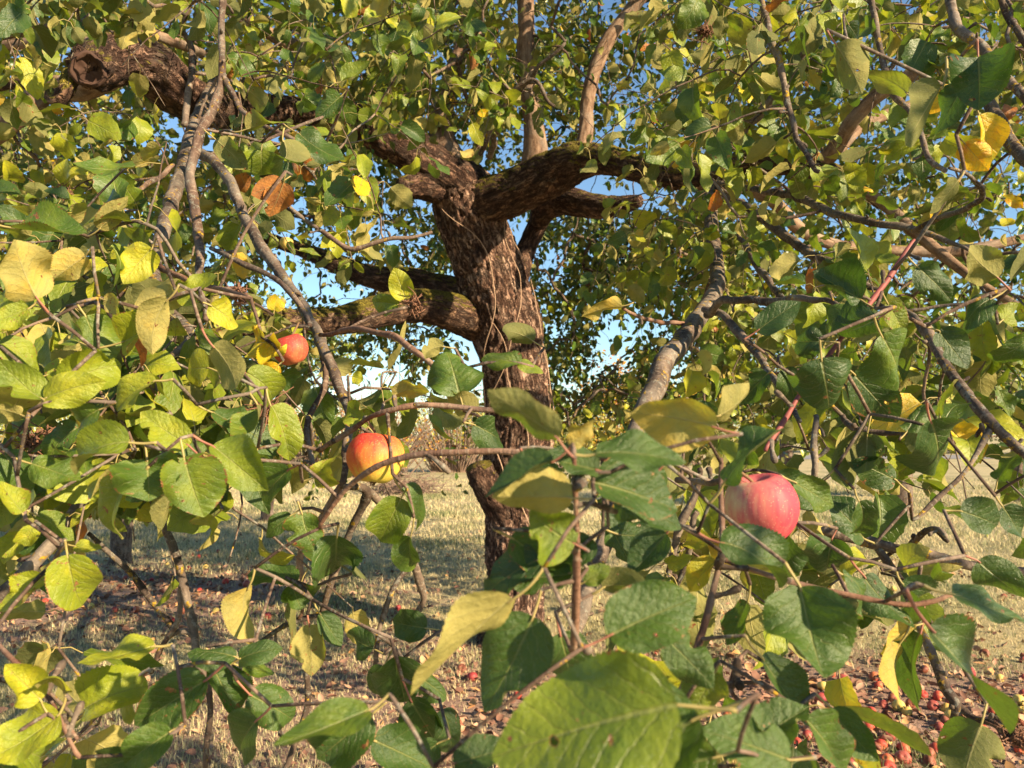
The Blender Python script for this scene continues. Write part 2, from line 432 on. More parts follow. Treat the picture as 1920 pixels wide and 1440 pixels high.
def leaf_batch(T, O, Yax, N, L, Wf, curl, fold, wave, hue, dmg, side_curl=None, chew=None):
    """many leaves at once. O base (n,3), Yax axis, N upper normal, L length"""
    X0, Y0, E0, F = T
    n = len(O); nv = len(X0)
    X = X0[None] * Wf[:, None]; Y = np.repeat(Y0[None], n, 0)
    ph = rng.uniform(0, 6.28, (n, 1)); ph2 = rng.uniform(0, 6.28, (n, 1)); k1 = rng.uniform(6, 11, (n, 1))
    sgn = np.sign(X)
    Z = fold[:, None] * np.abs(X) * (1 - 0.4 * Y)
    Z = Z + wave[:, None] * np.sin(k1 * Y + ph + sgn * 1.4) * (np.abs(X) / 0.35) ** 1.6
    if side_curl is not None: Z = Z + side_curl[:, None] * (np.abs(X) / 0.35) ** 3 * np.sin(2.2 * Y + ph2)
    Z = Z + 0.02 * np.sin(5 * X + ph2 + 3 * Y)
    if chew is not None:
        # a bitten margin: pull part of one edge inwards
        c = chew[:, None]
        cy = 0.35 + 0.4 * np.sin(ph) ** 2
        b_ = np.exp(-((Y - cy) / 0.09) ** 2) * (sgn == np.sign(np.cos(ph2))) * (E0[None] ** 2)
        X = X * (1 - c * b_)
    # one half a little narrower, blade twisted about its midrib
    asy = rng.normal(0, 0.10, (n, 1)); X = X * (1 + asy * sgn)
    tw_ = rng.normal(0, 0.55, (n, 1)) * (Y - 0.1); X, Z = X * np.cos(tw_) - Z * np.sin(tw_), X * np.sin(tw_) + Z * np.cos(tw_)
    # bend along the length about x
    c = curl[:, None]
    th = c * Y * 1.6
    s = np.where(np.abs(c) < 1e-3, Y, np.sin(th) / np.where(np.abs(c) < 1e-3, 1, c * 1.6))
    dz = np.where(np.abs(c) < 1e-3, 0, (1 - np.cos(th)) / np.where(np.abs(c) < 1e-3, 1, c * 1.6))
    Yb = s + Z * np.sin(th); Zb = Z * np.cos(th) - dz
    # sideways sweep of the blade
    sw = rng.normal(0, 0.06, (n, 1)); X = X + sw * Y * Y
    Yax = Yax / np.linalg.norm(Yax, axis=1)[:, None]
    N = N - Yax * np.sum(N * Yax, 1)[:, None]; N = N / (np.linalg.norm(N, axis=1)[:, None] + 1e-9)
    Xax = np.cross(Yax, N)
    V = O[:, None, :] + L[:, None, None] * (X[..., None] * Xax[:, None] + Yb[..., None] * Yax[:, None] + Zb[..., None] * N[:, None])
    FF = (F[None] + (np.arange(n) * nv)[:, None, None]).reshape(-1, 4)
    luv = np.stack([X0[None].repeat(n, 0), Y, E0[None].repeat(n, 0)], -1).reshape(-1, 3)
    rnd = rng.uniform(0, 1, n)
    tint = np.stack([hue, rnd, dmg], -1)[:, None, :].repeat(nv, 1).reshape(-1, 3)
    return V.reshape(-1, 3), FF, luv, tint

# ------------------------------------------------------------------ THE APPLE TREE: trunk, limbs and drawn branches
def path(rows):
    return np.array([P(a, b_, d) for a, b_, d, r in rows]), np.array([r * d / FPX for a, b_, d, r in rows])
base = P(965, 1200, 5.65); base[2] = 0.0
tree = empty('apple_tree', base)
tag(tree, 'old gnarled apple tree with furrowed leaning trunk and drooping leafy branches filling the view', 'tree')
SK = []          # skeleton nodes: [x,y,z,radius]
def add_nodes(C, R):
    for c, r in zip(C, R): SK.append((c[0], c[1], c[2], r))

def bark_disp(amp, freq, seed, lump=0.0):
    def f(RR, ang, along):
        out = RR.copy()
        for i in range(RR.shape[0]):
            r = RR[i, 0]
            for j, a in enumerate(ang):
                ca, sa = math.cos(a) * r, math.sin(a) * r
                z = along[i]
                w = mnoise.noise((ca * 9 + seed, sa * 9, z * 5)) * 0.05
                n1 = mnoise.noise(((ca + w) * freq, (sa + w) * freq + seed, z * freq * 0.2))
                n2 = mnoise.noise((ca * freq * 2.3, sa * freq * 2.3 + seed, z * freq * 0.6 + 5))
                big = mnoise.noise((ca * 5 + seed, sa * 5, z * 3.5))
                ridge = 1 - min(1, abs(n1) * 3.2)
                out[i, j] = r + amp * (0.6 - ridge * 1.3 + n2 * 0.5) + lump * big * r
        return out
    return f

def stem(name, rows, mat, sub=6, sides=10, parent=None, amp=0.0, freq=30, lump=0.0, nodes=True, label=None, seed=0.0, jitter=0.0, kind=None):
    C, R = path(rows)
    q = catmull(np.hstack([C, R[:, None]]), sub)
    C, R = q[:, :3], np.maximum(q[:, 3], 0.0008)
    if jitter:
        for i in range(1, len(C) - 1):
            v = mnoise.noise_vector(Vector(C[i] * 14 + seed)); C[i] += np.array(v) * jitter
            R[i] *= 1 + (0.22 if R[i] < 0.012 else 0.09) * mnoise.noise(Vector(C[i] * 40 + 9))
            if i % 7 == 3 and R[i] < 0.010: R[i] *= 1.14
    if nodes: add_nodes(C, R)
    V, F, bat = tube_arrays(C, R, sides, bark_disp(amp, freq, seed, lump) if amp else None)
    bat = bat + np.array([seed * 1.7, seed, seed * 2.3])
    o = mesh_obj(name, V, F, mat, parent or tree, origin=C[0] if parent or name != 'trunk' else None, attrs={'bark': bat})
    if label: o['label'] = label
    return o, C, R

trunk, TC, TR = stem('trunk', [(962, 1225, 5.65, 78.1), (962, 1196, 5.65, 65.1), (963, 1150, 5.65, 53.9), (966, 1080, 5.65, 52.1), (968, 1000, 5.65, 55.8), (970, 900, 5.65, 63.2),
    (972, 800, 5.6, 59.5), (966, 700, 5.55, 59.5), (948, 610, 5.5, 64.2), (925, 530, 5.45, 63.2), (900, 460, 5.4, 61.4), (880, 400, 5.35, 61.4), (868, 350, 5.3, 57.7), (862, 318, 5.25, 40.9)],
    BARK_OLD, sub=26, sides=120, amp=0.018, freq=30, lump=0.08, seed=3.1)
def limb(rows, mat, sub=12, sides=48, amp=0.007, freq=34, lump=0.12, **k):
    return stem('limb', rows, mat, sub=sub, sides=sides, amp=amp, freq=freq, lump=lump, **k)
# left great limb, ending in the sawn stump
lA, AC, AR = limb([(880, 375, 5.35, 52), (830, 325, 5.2, 46), (775, 290, 5.0, 40), (715, 255, 4.8, 34), (650, 222, 4.5, 30), (580, 208, 4.1, 26), (500, 205, 3.7, 26),
    (430, 205, 3.3, 30), (375, 195, 3.0, 38), (325, 165, 2.75, 44), (275, 122, 2.6, 44), (225, 112, 2.5, 44), (185, 124, 2.42, 40), (165, 130, 2.34, 36)], BARK_LIMB_SHADE, amp=0.010, lump=0.22, seed=1.3, label='gnarled dark limb reaching left and ending in a sawn round cut')
limb([(870, 380, 5.35, 30), (820, 356, 5.2, 27), (780, 348, 5.05, 24), (752, 352, 4.95, 17)], BARK_LIMB_SHADE, seed=8.2)
# right great limb
lC, CC, CR = limb([(880, 390, 5.35, 48), (930, 372, 5.2, 44), (985, 350, 5.05, 42), (1040, 322, 4.9, 40), (1085, 302, 4.7, 36), (1140, 300, 4.5, 28), (1210, 322, 4.2, 26),
    (1280, 330, 4.0, 28), (1345, 322, 3.8, 26), (1420, 302, 3.6, 24), (1490, 305, 3.5, 22), (1550, 322, 3.4, 18), (1620, 360, 3.4, 12), (1700, 410, 3.4, 9)], BARK_MOSS, amp=0.009, lump=0.18, seed=5.5)
limb([(1000, 320, 5.0, 28), (1004, 280, 4.98, 23), (1000, 230, 4.95, 19), (990, 165, 4.9, 17), (986, 90, 4.85, 16), (986, 0, 4.8, 16), (980, -120, 4.7, 14), (960, -300, 4.6, 9)], BARK_SMOOTH, amp=0.002, seed=2.2)
limb([(1085, 300, 4.8, 16), (1098, 250, 4.85, 14), (1100, 200, 4.9, 13), (1112, 140, 4.9, 13), (1140, 75, 4.9, 13), (1185, 15, 4.9, 13), (1240, -60, 4.9, 11), (1300, -200, 4.9, 8)], BARK_SMOOTH, amp=0.002, seed=2.9)
limb([(845, 310, 5.2, 34), (828, 265, 5.2, 26), (832, 205, 5.2, 19), (848, 140, 5.2, 16), (872, 70, 5.2, 14), (895, 0, 5.2, 13), (930, -130, 5.2, 9)], BARK_SMOOTH, amp=0.003, seed=4.9)
limb([(975, 520, 5.6, 17), (985, 470, 5.8, 18), (1008, 420, 5.8, 18), (1020, 392, 5.6, 24), (1050, 378, 5.35, 26), (1100, 385, 5.1, 24), (1150, 388, 4.95, 20), (1200, 376, 4.8, 11)], BARK_LIMB_SHADE, amp=0.005, seed=6.1)
limb([(900, 600, 5.5, 40), (845, 583, 5.3, 36), (780, 572, 5.1, 32), (715, 583, 4.85, 30), (660, 597, 4.6, 27), (600, 604, 4.3, 24), (520, 600, 4.0, 20), (430, 620, 3.7, 15), (330, 655, 3.4, 13), (230, 672, 3.1, 12), (120, 650, 2.8, 11), (-20, 600, 2.6, 9)],
     BARK_MOSS, amp=0.007, lump=0.15, seed=9.4, label='low mossy limb reaching left from the trunk')
limb([(905, 560, 5.6, 34), (845, 548, 5.8, 30), (770, 530, 6.0, 28), (700, 520, 6.1, 22), (640, 498, 6.2, 18), (570, 470, 6.3, 14), (480, 440, 6.4, 10)], BARK_LIMB_SHADE, amp=0.006, seed=7.7)
limb([(955, 960, 5.6, 44), (925, 925, 5.5, 32), (905, 895, 5.45, 27), (898, 873, 5.42, 24)], BARK_LIMB_SHADE, amp=0.008, lump=0.2, seed=12.4, label='short dark dead stub low on the left side of the trunk')
# left end: limbs that leave the sawn stump
limb([(215, 125, 2.6, 34), (150, 165, 2.75, 24), (95, 165, 2.85, 20), (60, 190, 2.8, 22), (20, 225, 2.75, 23), (-60, 290, 2.7, 20)], BARK_SMOOTH, amp=0.003, lump=0.1, seed=3.9)
limb([(150, 110, 2.4, 15), (135, 140, 2.35, 16), (122, 172, 2.32, 15), (108, 188, 2.32, 13), (85, 170, 2.35, 12), (40, 155, 2.4, 11), (-30, 165, 2.45, 9)], BARK_MOSS, amp=0.003, seed=4.4)
limb([(560, 205, 4.2, 16), (600, 150, 4.1, 14), (560, 95, 4.0, 13), (500, 60, 3.8, 12), (430, 20, 3.7, 10), (380, -60, 3.6, 8)], BARK_SMOOTH, amp=0.002, seed=7.1)
limb([(380, 100, 3.0, 8), (330, 80, 2.9, 9), (240, 50, 2.8, 9), (150, 42, 2.7, 9), (70, 55, 2.6, 8), (-40, 75, 2.5, 7)], BARK_SMOOTH, amp=0.001, seed=8.8)
limb([(260, 85, 2.5, 10), (170, 80, 2.6, 10), (90, 78, 2.7, 10), (-20, 88, 2.8, 9)], BARK_SMOOTH, amp=0.001, seed=8.1)
# right arching limbs
limb([(1520, 330, 3.5, 15), (1560, 285, 3.35, 15), (1600, 225, 3.2, 14), (1655, 172, 3.1, 14), (1730, 132, 3.0, 13), (1800, 105, 2.95, 13), (1870, 95, 2.9, 13), (1950, 92, 2.85, 12), (2080, 80, 2.7, 11)], BARK_SMOOTH, amp=0.0015, seed=1.9)
limb([(1480, 305, 3.6, 12), (1560, 290, 3.9, 11), (1610, 240, 4.0, 11), (1680, 208, 4.1, 10), (1760, 180, 4.2, 9), (1860, 160, 4.3, 8), (1960, 150, 4.4, 6)], BARK_SMOOTH, amp=0.001, seed=5.9)
limb([(1550, 330, 3.4, 12), (1640, 370, 3.3, 11), (1710, 430, 3.2, 11), (1770, 480, 3.1, 10), (1850, 540, 3.0, 8), (1960, 600, 2.9, 6)], BARK_SMOOTH, amp=0.001, seed=6.9)
limb([(1345, 335, 3.8, 14), (1440, 370, 4.0, 13), (1500, 430, 4.3, 12), (1570, 460, 4.5, 11), (1680, 470, 4.6, 10), (1800, 470, 4.6, 10), (1930, 445, 4.6, 8)], BARK_SMOOTH, amp=0.001, seed=2.6)
# unseen outer limb on the right, added to carry shoots that shade the foreground
def wpath_limb(pts, rad, mat, seed):
    q = catmull(np.hstack([np.array(pts, float), np.array(rad)[:, None]]), 10)
    C, R = q[:, :3], q[:, 3]
    add_nodes(C, R)
    V, F, bat = tube_arrays(C, R, 12)
    mesh_obj('limb', V, F, mat, tree, origin=C[0], attrs={'bark': bat + seed})
e0 = P(2080, 80, 2.7)
wpath_limb([e0, (2.35, 1.9, 3.0), (2.3, 1.1, 3.05), (2.0, 0.2, 3.0), (1.7, -0.7, 2.9)], [.020, .019, .017, .014, .008], BARK_SMOOTH, 3.0)

# sawn face of the left limb
def disc(c, n, r, mat, parent, name='sawn_face', rings=7, k=36):
    n = n / np.linalg.norm(n); a = np.cross(n, [0, 0, 1.0]); a /= np.linalg.norm(a); b_ = np.cross(n, a)
    V = [c - n * 0.012]; 
    for i in range(1, rings + 1):
        for j in range(k):
            t = 2 * math.pi * j / k; rr = r * i / rings * (1 + 0.07 * math.sin(3 * t) + 0.03 * math.sin(7 * t))
            lift = (0.010 if i == rings - 1 else (-0.006 if i == rings else -0.012 + 0.004 * math.sin(t * 5) * (i / rings)))
            V.append(c + (a * math.cos(t) + b_ * math.sin(t)) * rr + n * lift)
    F = []
    for i in range(rings - 1):
        for j in range(k): F.append([1 + i * k + j, 1 + i * k + (j + 1) % k, 1 + (i + 1) * k + (j + 1) % k, 1 + (i + 1) * k + j])
    for j in range(0, k, 2): F.append([0, 1 + j, 1 + (j + 1) % k, 1 + (j + 2) % k])
    return mesh_obj(name, np.array(V), np.array(F)[:, ::-1], mat, parent)
c_ = P(164, 131, 2.315)
disc(c_, (CAM - c_) + np.array([-.2, 0, 0.1]), 32 * 2.3 / FPX, CUTWOOD, lA)
c_ = P(320, 122, 2.62)
disc(c_, (CAM - c_) + np.array([.8, 0, 1.0]), 17 * 2.6 / FPX, CUTWOOD, lA)

# dry vine stems that cling to the trunk
for k in range(5):
    a0 = rng.uniform(-1.9, 0.4); n0 = int(rng.integers(60, 150)); n1 = int(min(len(TC) - 4, n0 + rng.integers(90, 190)))
    pts = []
    for i in range(n0, n1, 4):
        ax = TC[min(i + 1, len(TC) - 1)] - TC[i - 1]; ax /= np.linalg.norm(ax)
        s_ = np.cross(ax, [0, 1, 0]); s_ /= np.linalg.norm(s_); f_ = np.cross(s_, ax)
        if f_[1] > 0: f_ = -f_
        a0 += 0.11 * mnoise.noise((i * 0.03, k * 7.1, 0)) * 2.2
        w = s_ * math.sin(a0 + 0.8) + f_ * math.cos(a0 + 0.8)
        pts.append(TC[i] + w * (TR[i] * 1.06 + 0.022 + 0.012 * mnoise.noise((i * 0.1, k, 3))))
    if len(pts) < 5: continue
    q = catmull(np.array(pts), 3)
    V, F, bat = tube_arrays(q, np.linspace(0.0042, 0.0022, len(q)), 6)
    mesh_obj('vine_stem', V, F, VINE, trunk, origin=q[0], attrs={'bark': bat})

# ---- drawn branches nearer the viewer
BR = {}
def branch(key, rows, mat=BARK, **k):
    o, C, R = stem('branch', rows, mat, sub=8, sides=10, seed=(len(BR) * 1.37) % 11, jitter=0.005 * min(r_[2] for r_ in rows), **k)
    BR[key] = (o, C); return o
branch('L1', [(405, 150, 3.1, 11), (385, 195, 2.7, 14), (362, 250, 2.3, 15), (345, 310, 2.0, 14), (322, 380, 1.75, 14), (302, 440, 1.55, 14), (288, 505, 1.4, 13), (300, 560, 1.3, 11), (345, 610, 1.25, 10), (352, 645, 1.2, 9), (315, 680, 1.15, 9), (302, 740, 1.1, 8), (330, 800, 1.05, 7), (385, 845, 1.0, 6)], BARK_LICHEN, label='thick lichen-flecked branch hanging in front of the left limb')
branch('L2', [(418, -40, 1.6, 6), (415, 70, 1.6, 6), (416, 140, 1.6, 7), (398, 200, 1.6, 9), (372, 262, 1.55, 9), (358, 330, 1.5, 9), (366, 400, 1.45, 9), (373, 470, 1.4, 8), (372, 540, 1.35, 6), (385, 600, 1.3, 5)], BARK)
branch('L3', [(370, 285, 1.9, 10), (405, 305, 1.8, 10), (435, 350, 1.7, 10), (462, 415, 1.6, 10), (500, 478, 1.5, 11), (548, 545, 1.4, 10), (585, 605, 1.3, 10), (615, 675, 1.2, 10), (640, 735, 1.12, 9), (655, 790, 1.05, 8), (652, 850, 1.0, 8), (640, 910, .98, 6)], BARK_LICHEN)
branch('L4', [(340, 60, 1.9, 5), (360, 100, 1.9, 6), (352, 170, 1.85, 6), (345, 235, 1.8, 6)], BARK)
branch('L4b', [(420, 140, 1.6, 5), (440, 180, 1.6, 5), (470, 222, 1.55, 4), (540, 255, 1.5, 4), (600, 290, 1.5, 3)], BARK)
branch('L5', [(548, 545, 1.4, 6), (580, 600, 1.33, 6), (603, 665, 1.25, 6), (605, 730, 1.2, 6), (575, 790, 1.15, 6), (580, 850, 1.1, 5), (600, 905, 1.05, 4)], BARK)
branch('L6', [(395, 465, 1.4, 4), (450, 490, 1.35, 5), (510, 520, 1.32, 5), (560, 570, 1.28, 5), (580, 612, 1.24, 5)], BARK)
branch('L7', [(325, 310, 2.0, 4), (290, 340, 1.9, 5), (240, 370, 1.8, 4), (200, 395, 1.7, 3)], BARK)
branch('L8', [(300, 500, 1.3, 6), (360, 530, 1.2, 5), (420, 545, 1.1, 5), (470, 560, 1.0, 4)], BARK_TWIG)
branch('L9', [(-20, 1140, 0.92, 15), (40, 1080, 0.92, 13), (110, 1000, 0.95, 12), (180, 905, 1.0, 11), (240, 850, 1.05, 9), (300, 800, 1.08, 7)], BARK_LICHEN, label='slanting branch crusted with yellow lichen at the lower left')
branch('L10', [(165, 1000, 1.0, 4), (215, 1050, 1.0, 5), (262, 1100, 1.0, 6), (300, 1150, 1.0, 6), (322, 1178, 1.0, 5)], BARK_LICHEN)
branch('L11', [(290, 930, 1.05, 6), (312, 1000, 1.02, 7), (342, 1085, 1.0, 8), (358, 1160, 0.98, 8), (370, 1230, 0.96, 8), (395, 1300, 0.95, 6), (385, 1440, .95, 5)], BARK_LICHEN)
branch('L12', [(343, 1090, 1.0, 6), (335, 1160, 1.0, 5), (300, 1215, 1.0, 5), (285, 1260, 1.0, 4)], BARK)
branch('L13', [(370, 1230, 0.96, 5), (335, 1262, 0.93, 5), (300, 1280, 0.9, 5), (250, 1300, .88, 3)], BARK)
branch('L14', [(-15, 1190, 0.66, 4), (30, 1235, 0.64, 5), (75, 1290, 0.62, 5), (110, 1345, 0.6, 4), (150, 1420, 0.6, 4)], BARK_TWIG)
branch('L15', [(100, 1345, 0.6, 3), (130, 1365, .6, 4), (145, 1385, 0.6, 3)], BARK_TWIG)
branch('M1', [(640, 910, .98, 6), (690, 925, 1.0, 8), (655, 1000, 1.02, 7), (622, 1080, 1.02, 7), (600, 1160, 1.02, 6), (580, 1260, 1.02, 6), (572, 1330, 1.02, 6), (530, 1450, 1.0, 5)], BARK_DARK)
branch('M2', [(690, 920, 1.0, 6), (725, 960, 1.02, 7), (765, 1030, 1.05, 8), (785, 1085, 1.05, 8), (795, 1120, 1.05, 6), (785, 1150, 1.05, 5), (780, 1200, 1.05, 3)], BARK_DARK)
branch('M3', [(772, 1050, 1.05, 6), (745, 1090, 1.03, 5), (722, 1150, 1.02, 5), (703, 1210, 1.0, 5), (698, 1260, 1.0, 4)], BARK_DARK)
branch('M4', [(598, 1150, 1.02, 5), (545, 1165, 1.0, 5), (500, 1195, 0.98, 4), (455, 1235, .95, 3)], BARK_LICHEN)
branch('M5', [(600, 990, 0.8, 4), (650, 915, 0.78, 5), (700, 880, 0.76, 6), (760, 862, 0.75, 6), (840, 852, 0.74, 6), (930, 845, 0.73, 6), (1000, 852, 0.72, 6), (1080, 856, 0.7, 5), (1180, 862, 0.68, 4)], BARK_TWIG)
branch('M6', [(600, 845, 0.98, 5), (650, 815, 0.95, 5), (700, 782, 0.92, 5), (760, 765, 0.9, 6), (850, 762, 0.9, 5), (920, 768, 0.9, 5), (990, 776, 0.9, 4)], BARK_TWIG)
branch('M7', [(600, 628, 1.2, 4), (660, 620, 1.1, 5), (720, 624, 1.05, 6), (775, 655, 1.0, 6), (820, 690, 0.98, 5), (862, 738, 0.95, 4)], BARK_TWIG)
branch('M9', [(540, 380, 1.7, 3), (600, 430, 1.7, 4), (660, 465, 1.7, 5), (740, 450, 1.7, 4), (810, 435, 1.7, 3)], BARK)
branch('M10', [(640, 905, 1.0, 6), (605, 960, 1.0, 5), (565, 1040, 1.0, 6), (568, 1100, 1.0, 5), (560, 1160, 1.0, 3)], BARK_TWIG)
branch('M11', [(1062, 1240, 0.95, 8), (1090, 1160, 1.0, 13), (1110, 1080, 1.05, 16), (1140, 1000, 1.1, 17), (1165, 900, 1.2, 17), (1195, 800, 1.3, 18), (1225, 730, 1.4, 20), (1248, 675, 1.55, 20), (1300, 610, 1.8, 18), (1340, 550, 2.1, 15), (1345, 500, 2.4, 14), (1334, 430, 2.8, 13), (1332, 370, 3.3, 14), (1338, 330, 3.8, 14)], BARK_LICHEN, label='stout branch crusted with orange lichen, hanging right of the trunk')
branch('R1', [(1325, 590, 1.75, 8), (1355, 565, 1.65, 7), (1400, 560, 1.55, 7), (1440, 568, 1.5, 7), (1490, 560, 1.4, 7), (1545, 562, 1.3, 5), (1600, 585, 1.2, 4)], BARK_DARK)
branch('R2', [(1320, 580, 1.75, 6), (1352, 590, 1.7, 7), (1385, 625, 1.6, 8), (1415, 655, 1.5, 7), (1440, 690, 1.4, 7), (1470, 740, 1.25, 6), (1500, 790, 1.15, 4)], BARK_LICHEN)
branch('R3', [(1300, 610, 1.8, 5), (1250, 605, 1.7, 4), (1205, 600, 1.6, 4), (1168, 578, 1.5, 3)], BARK_TWIG)
branch('R4', [(1345, 345, 3.4, 6), (1400, 352, 2.8, 6), (1460, 362, 2.4, 7), (1510, 375, 2.1, 8), (1570, 402, 1.9, 7), (1650, 422, 1.8, 7), (1715, 432, 1.75, 6), (1770, 448, 1.7, 5), (1815, 468, 1.65, 3)], BARK_DARK)
branch('R5', [(1710, 432, 1.75, 5), (1760, 410, 1.6, 5), (1810, 395, 1.5, 5), (1842, 370, 1.4, 5), (1830, 340, 1.35, 4), (1780, 315, 1.3, 3)], BARK_DARK)
branch('R6', [(1345, 355, 3.4, 7), (1400, 388, 2.9, 8), (1450, 425, 2.5, 9), (1510, 470, 2.2, 9), (1560, 495, 2.0, 9), (1610, 530, 1.8, 8), (1660, 558, 1.6, 8), (1715, 600, 1.4, 7), (1760, 650, 1.2, 8)], BARK_DARK)
branch('R7', [(1385, 440, 2.6, 5), (1420, 500, 2.3, 6), (1460, 550, 2.0, 6), (1490, 575, 1.9, 5), (1520, 620, 1.7, 4)], BARK_LICHEN)
branch('R8', [(1715, 450, 1.0, 3), (1680, 500, 0.98, 5), (1640, 555, 0.95, 5), (1605, 605, 0.92, 5), (1555, 668, 0.9, 4), (1500, 740, 0.88, 4), (1465, 800, 0.85, 5), (1435, 845, 0.83, 4)], simple_mat('red_young_shoot', (0.21, 0.06, 0.055), 0.6, 0.4, 90), label='reddish young shoot slanting across the dark leaves')
branch('R9', [(1735, 610, 1.15, 9), (1770, 680, 1.1, 9), (1810, 735, 1.05, 9), (1850, 780, 1.0, 10), (1890, 820, 0.98, 9), (1950, 880, 0.95, 8)], BARK_LICHEN)
branch('R10', [(1862, 792, 1.0, 7), (1835, 845, 0.98, 5), (1800, 890, 0.96, 4), (1755, 935, 0.95, 5), (1710, 975, 0.93, 3)], BARK_LICHEN)
branch('R11', [(1545, 998, 1.05, 11), (1600, 1010, 1.05, 11), (1660, 1022, 1.05, 11), (1720, 1034, 1.05, 10), (1780, 1052, 1.05, 9), (1850, 1066, 1.05, 9), (1950, 1075, 1.05, 8)], BARK_LICHEN, label='grey lichened branch lying level across the lower right')
branch('R12', [(1645, 1025, 1.05, 8), (1690, 1090, 1.02, 7), (1722, 1165, 1.0, 6), (1745, 1220, 0.98, 8), (1775, 1290, 0.96, 10), (1798, 1330, 0.95, 10), (1785, 1390, 0.95, 8), (1775, 1460, 0.94, 6)], BARK_LICHEN)
branch('R13', [(1798, 1325, 0.95, 7), (1830, 1350, 0.93, 7), (1870, 1362, 0.9, 6), (1925, 1400, 0.85, 5)], BARK_DARK)
branch('R14', [(1700, 1028, 1.05, 6), (1730, 1000, 1.0, 6), (1755, 992, 0.95, 6), (1772, 1005, 0.93, 4)], BARK_LICHEN)
branch('R15', [(1708, 1040, 1.05, 5), (1716, 1080, 1.04, 5), (1714, 1112, 1.03, 3)], BARK_DARK)
branch('R16', [(1355, 1050, .62, 5), (1400, 1065, .61, 5), (1460, 1080, 0.6, 5), (1540, 1100, 0.6, 5), (1640, 1124, 0.6, 5), (1700, 1133, 0.6, 5), (1750, 1128, 0.6, 5), (1785, 1117, 0.6, 3)], BARK_TWIG)
branch('R17', [(1352, 860, .66, 4), (1354, 950, .64, 5), (1352, 1040, .62, 6), (1335, 1130, .6, 7), (1310, 1210, .58, 7), (1282, 1290, .55, 7), (1262, 1345, .5, 6)], BARK_TWIG)
branch('R18', [(1312, 880, 1.1, 5), (1300, 930, 1.1, 7), (1275, 990, 1.1, 8), (1262, 1050, 1.1, 6), (1250, 1110, 1.08, 6), (1225, 1180, 1.05, 5)], BARK_LICHEN)
branch('R19', [(1308, 960, 1.1, 5), (1290, 1040, 1.1, 6), (1262, 1110, 1.1, 5)], BARK_LICHEN)
branch('R20', [(1530, 780, 1.15, 5), (1525, 830, 1.12, 6), (1530, 880, 1.1, 6), (1522, 930, 1.1, 4)], BARK_DARK)
branch('R21', [(1580, 780, 1.05, 5), (1610, 805, 1.0, 7), (1650, 812, 0.98, 5), (1700, 815, 0.96, 3)], BARK_DARK)
branch('R22', [(1270, 900, .9, 6), (1330, 905, .8, 6), (1352, 905, .7, 4)], BARK_LICHEN)
branch('R23', [(1390, 1230, .6, 4), (1370, 1290, .58, 4), (1400, 1330, .56, 5), (1440, 1370, .54, 5)], BARK_TWIG)
branch('Z1', [(1074, 820, .45, 3), (1076, 900, .45, 5), (1080, 980, .46, 5), (1080, 1060, .47, 7), (1078, 1130, .48, 8), (1072, 1220, .5, 7)], BARK_TWIG)
branch('T1', [(1775, -60, 1.7, 9), (1785, 20, 1.65, 9), (1795, 55, 1.6, 10), (1838, 88, 1.55, 10), (1880, 135, 1.5, 10), (1925, 185, 1.45, 9), (1990, 280, 1.4, 8)], BARK_LICHEN)
branch('T2', [(1845, 170, 1.9, 10), (1868, 215, 1.8, 12), (1890, 262, 1.75, 12), (1930, 305, 1.7, 12)], BARK_LICHEN)
branch('T3', [(1425, -40, 1.7, 6), (1435, 40, 1.68, 6), (1448, 80, 1.65, 7), (1466, 135, 1.62, 6), (1480, 200, 1.6, 6), (1495, 250, 1.58, 5), (1515, 290, 1.55, 5), (1535, 322, 1.52, 4)], BARK_LICHEN)
branch('T4', [(1630, -30, 1.6, 6), (1640, 40, 1.58, 6), (1652, 100, 1.55, 6), (1668, 150, 1.52, 6), (1680, 180, 1.5, 7), (1705, 208, 1.48, 5), (1725, 250, 1.45, 5), (1742, 298, 1.42, 5), (1775, 320, 1.4, 4)], BARK_LICHEN)
branch('T5', [(1580, -40, 2.3, 6), (1540, 50, 2.4, 7), (1500, 110, 2.5, 8), (1455, 180, 2.6, 9), (1410, 230, 2.7, 10), (1370, 275, 2.9, 9), (1335, 335, 3.3, 9)], BARK_DARK)
branch('T6', [(1870, -30, 1.6, 5), (1890, 30, 1.6, 6), (1925, 85, 1.55, 6)], BARK_DARK)
branch('T7', [(300, -30, 2.0, 7), (270, 20, 2.0, 8), (250, 50, 2.1, 8)], BARK_DARK)
branch('T8', [(1040, 200, 3.2, 3), (980, 150, 3.2, 4), (900, 290, 3.4, 5)], BARK_DARK)
branch('T9', [(855, 110, 3.6, 3), (880, 200, 3.8, 4), (900, 290, 4.2, 5)], BARK_DARK)
branch('T10', [(1060, 80, 3.3, 3), (1000, 140, 3.4, 4), (950, 200, 3.7, 5), (918, 295, 4.2, 6)], BARK_DARK)

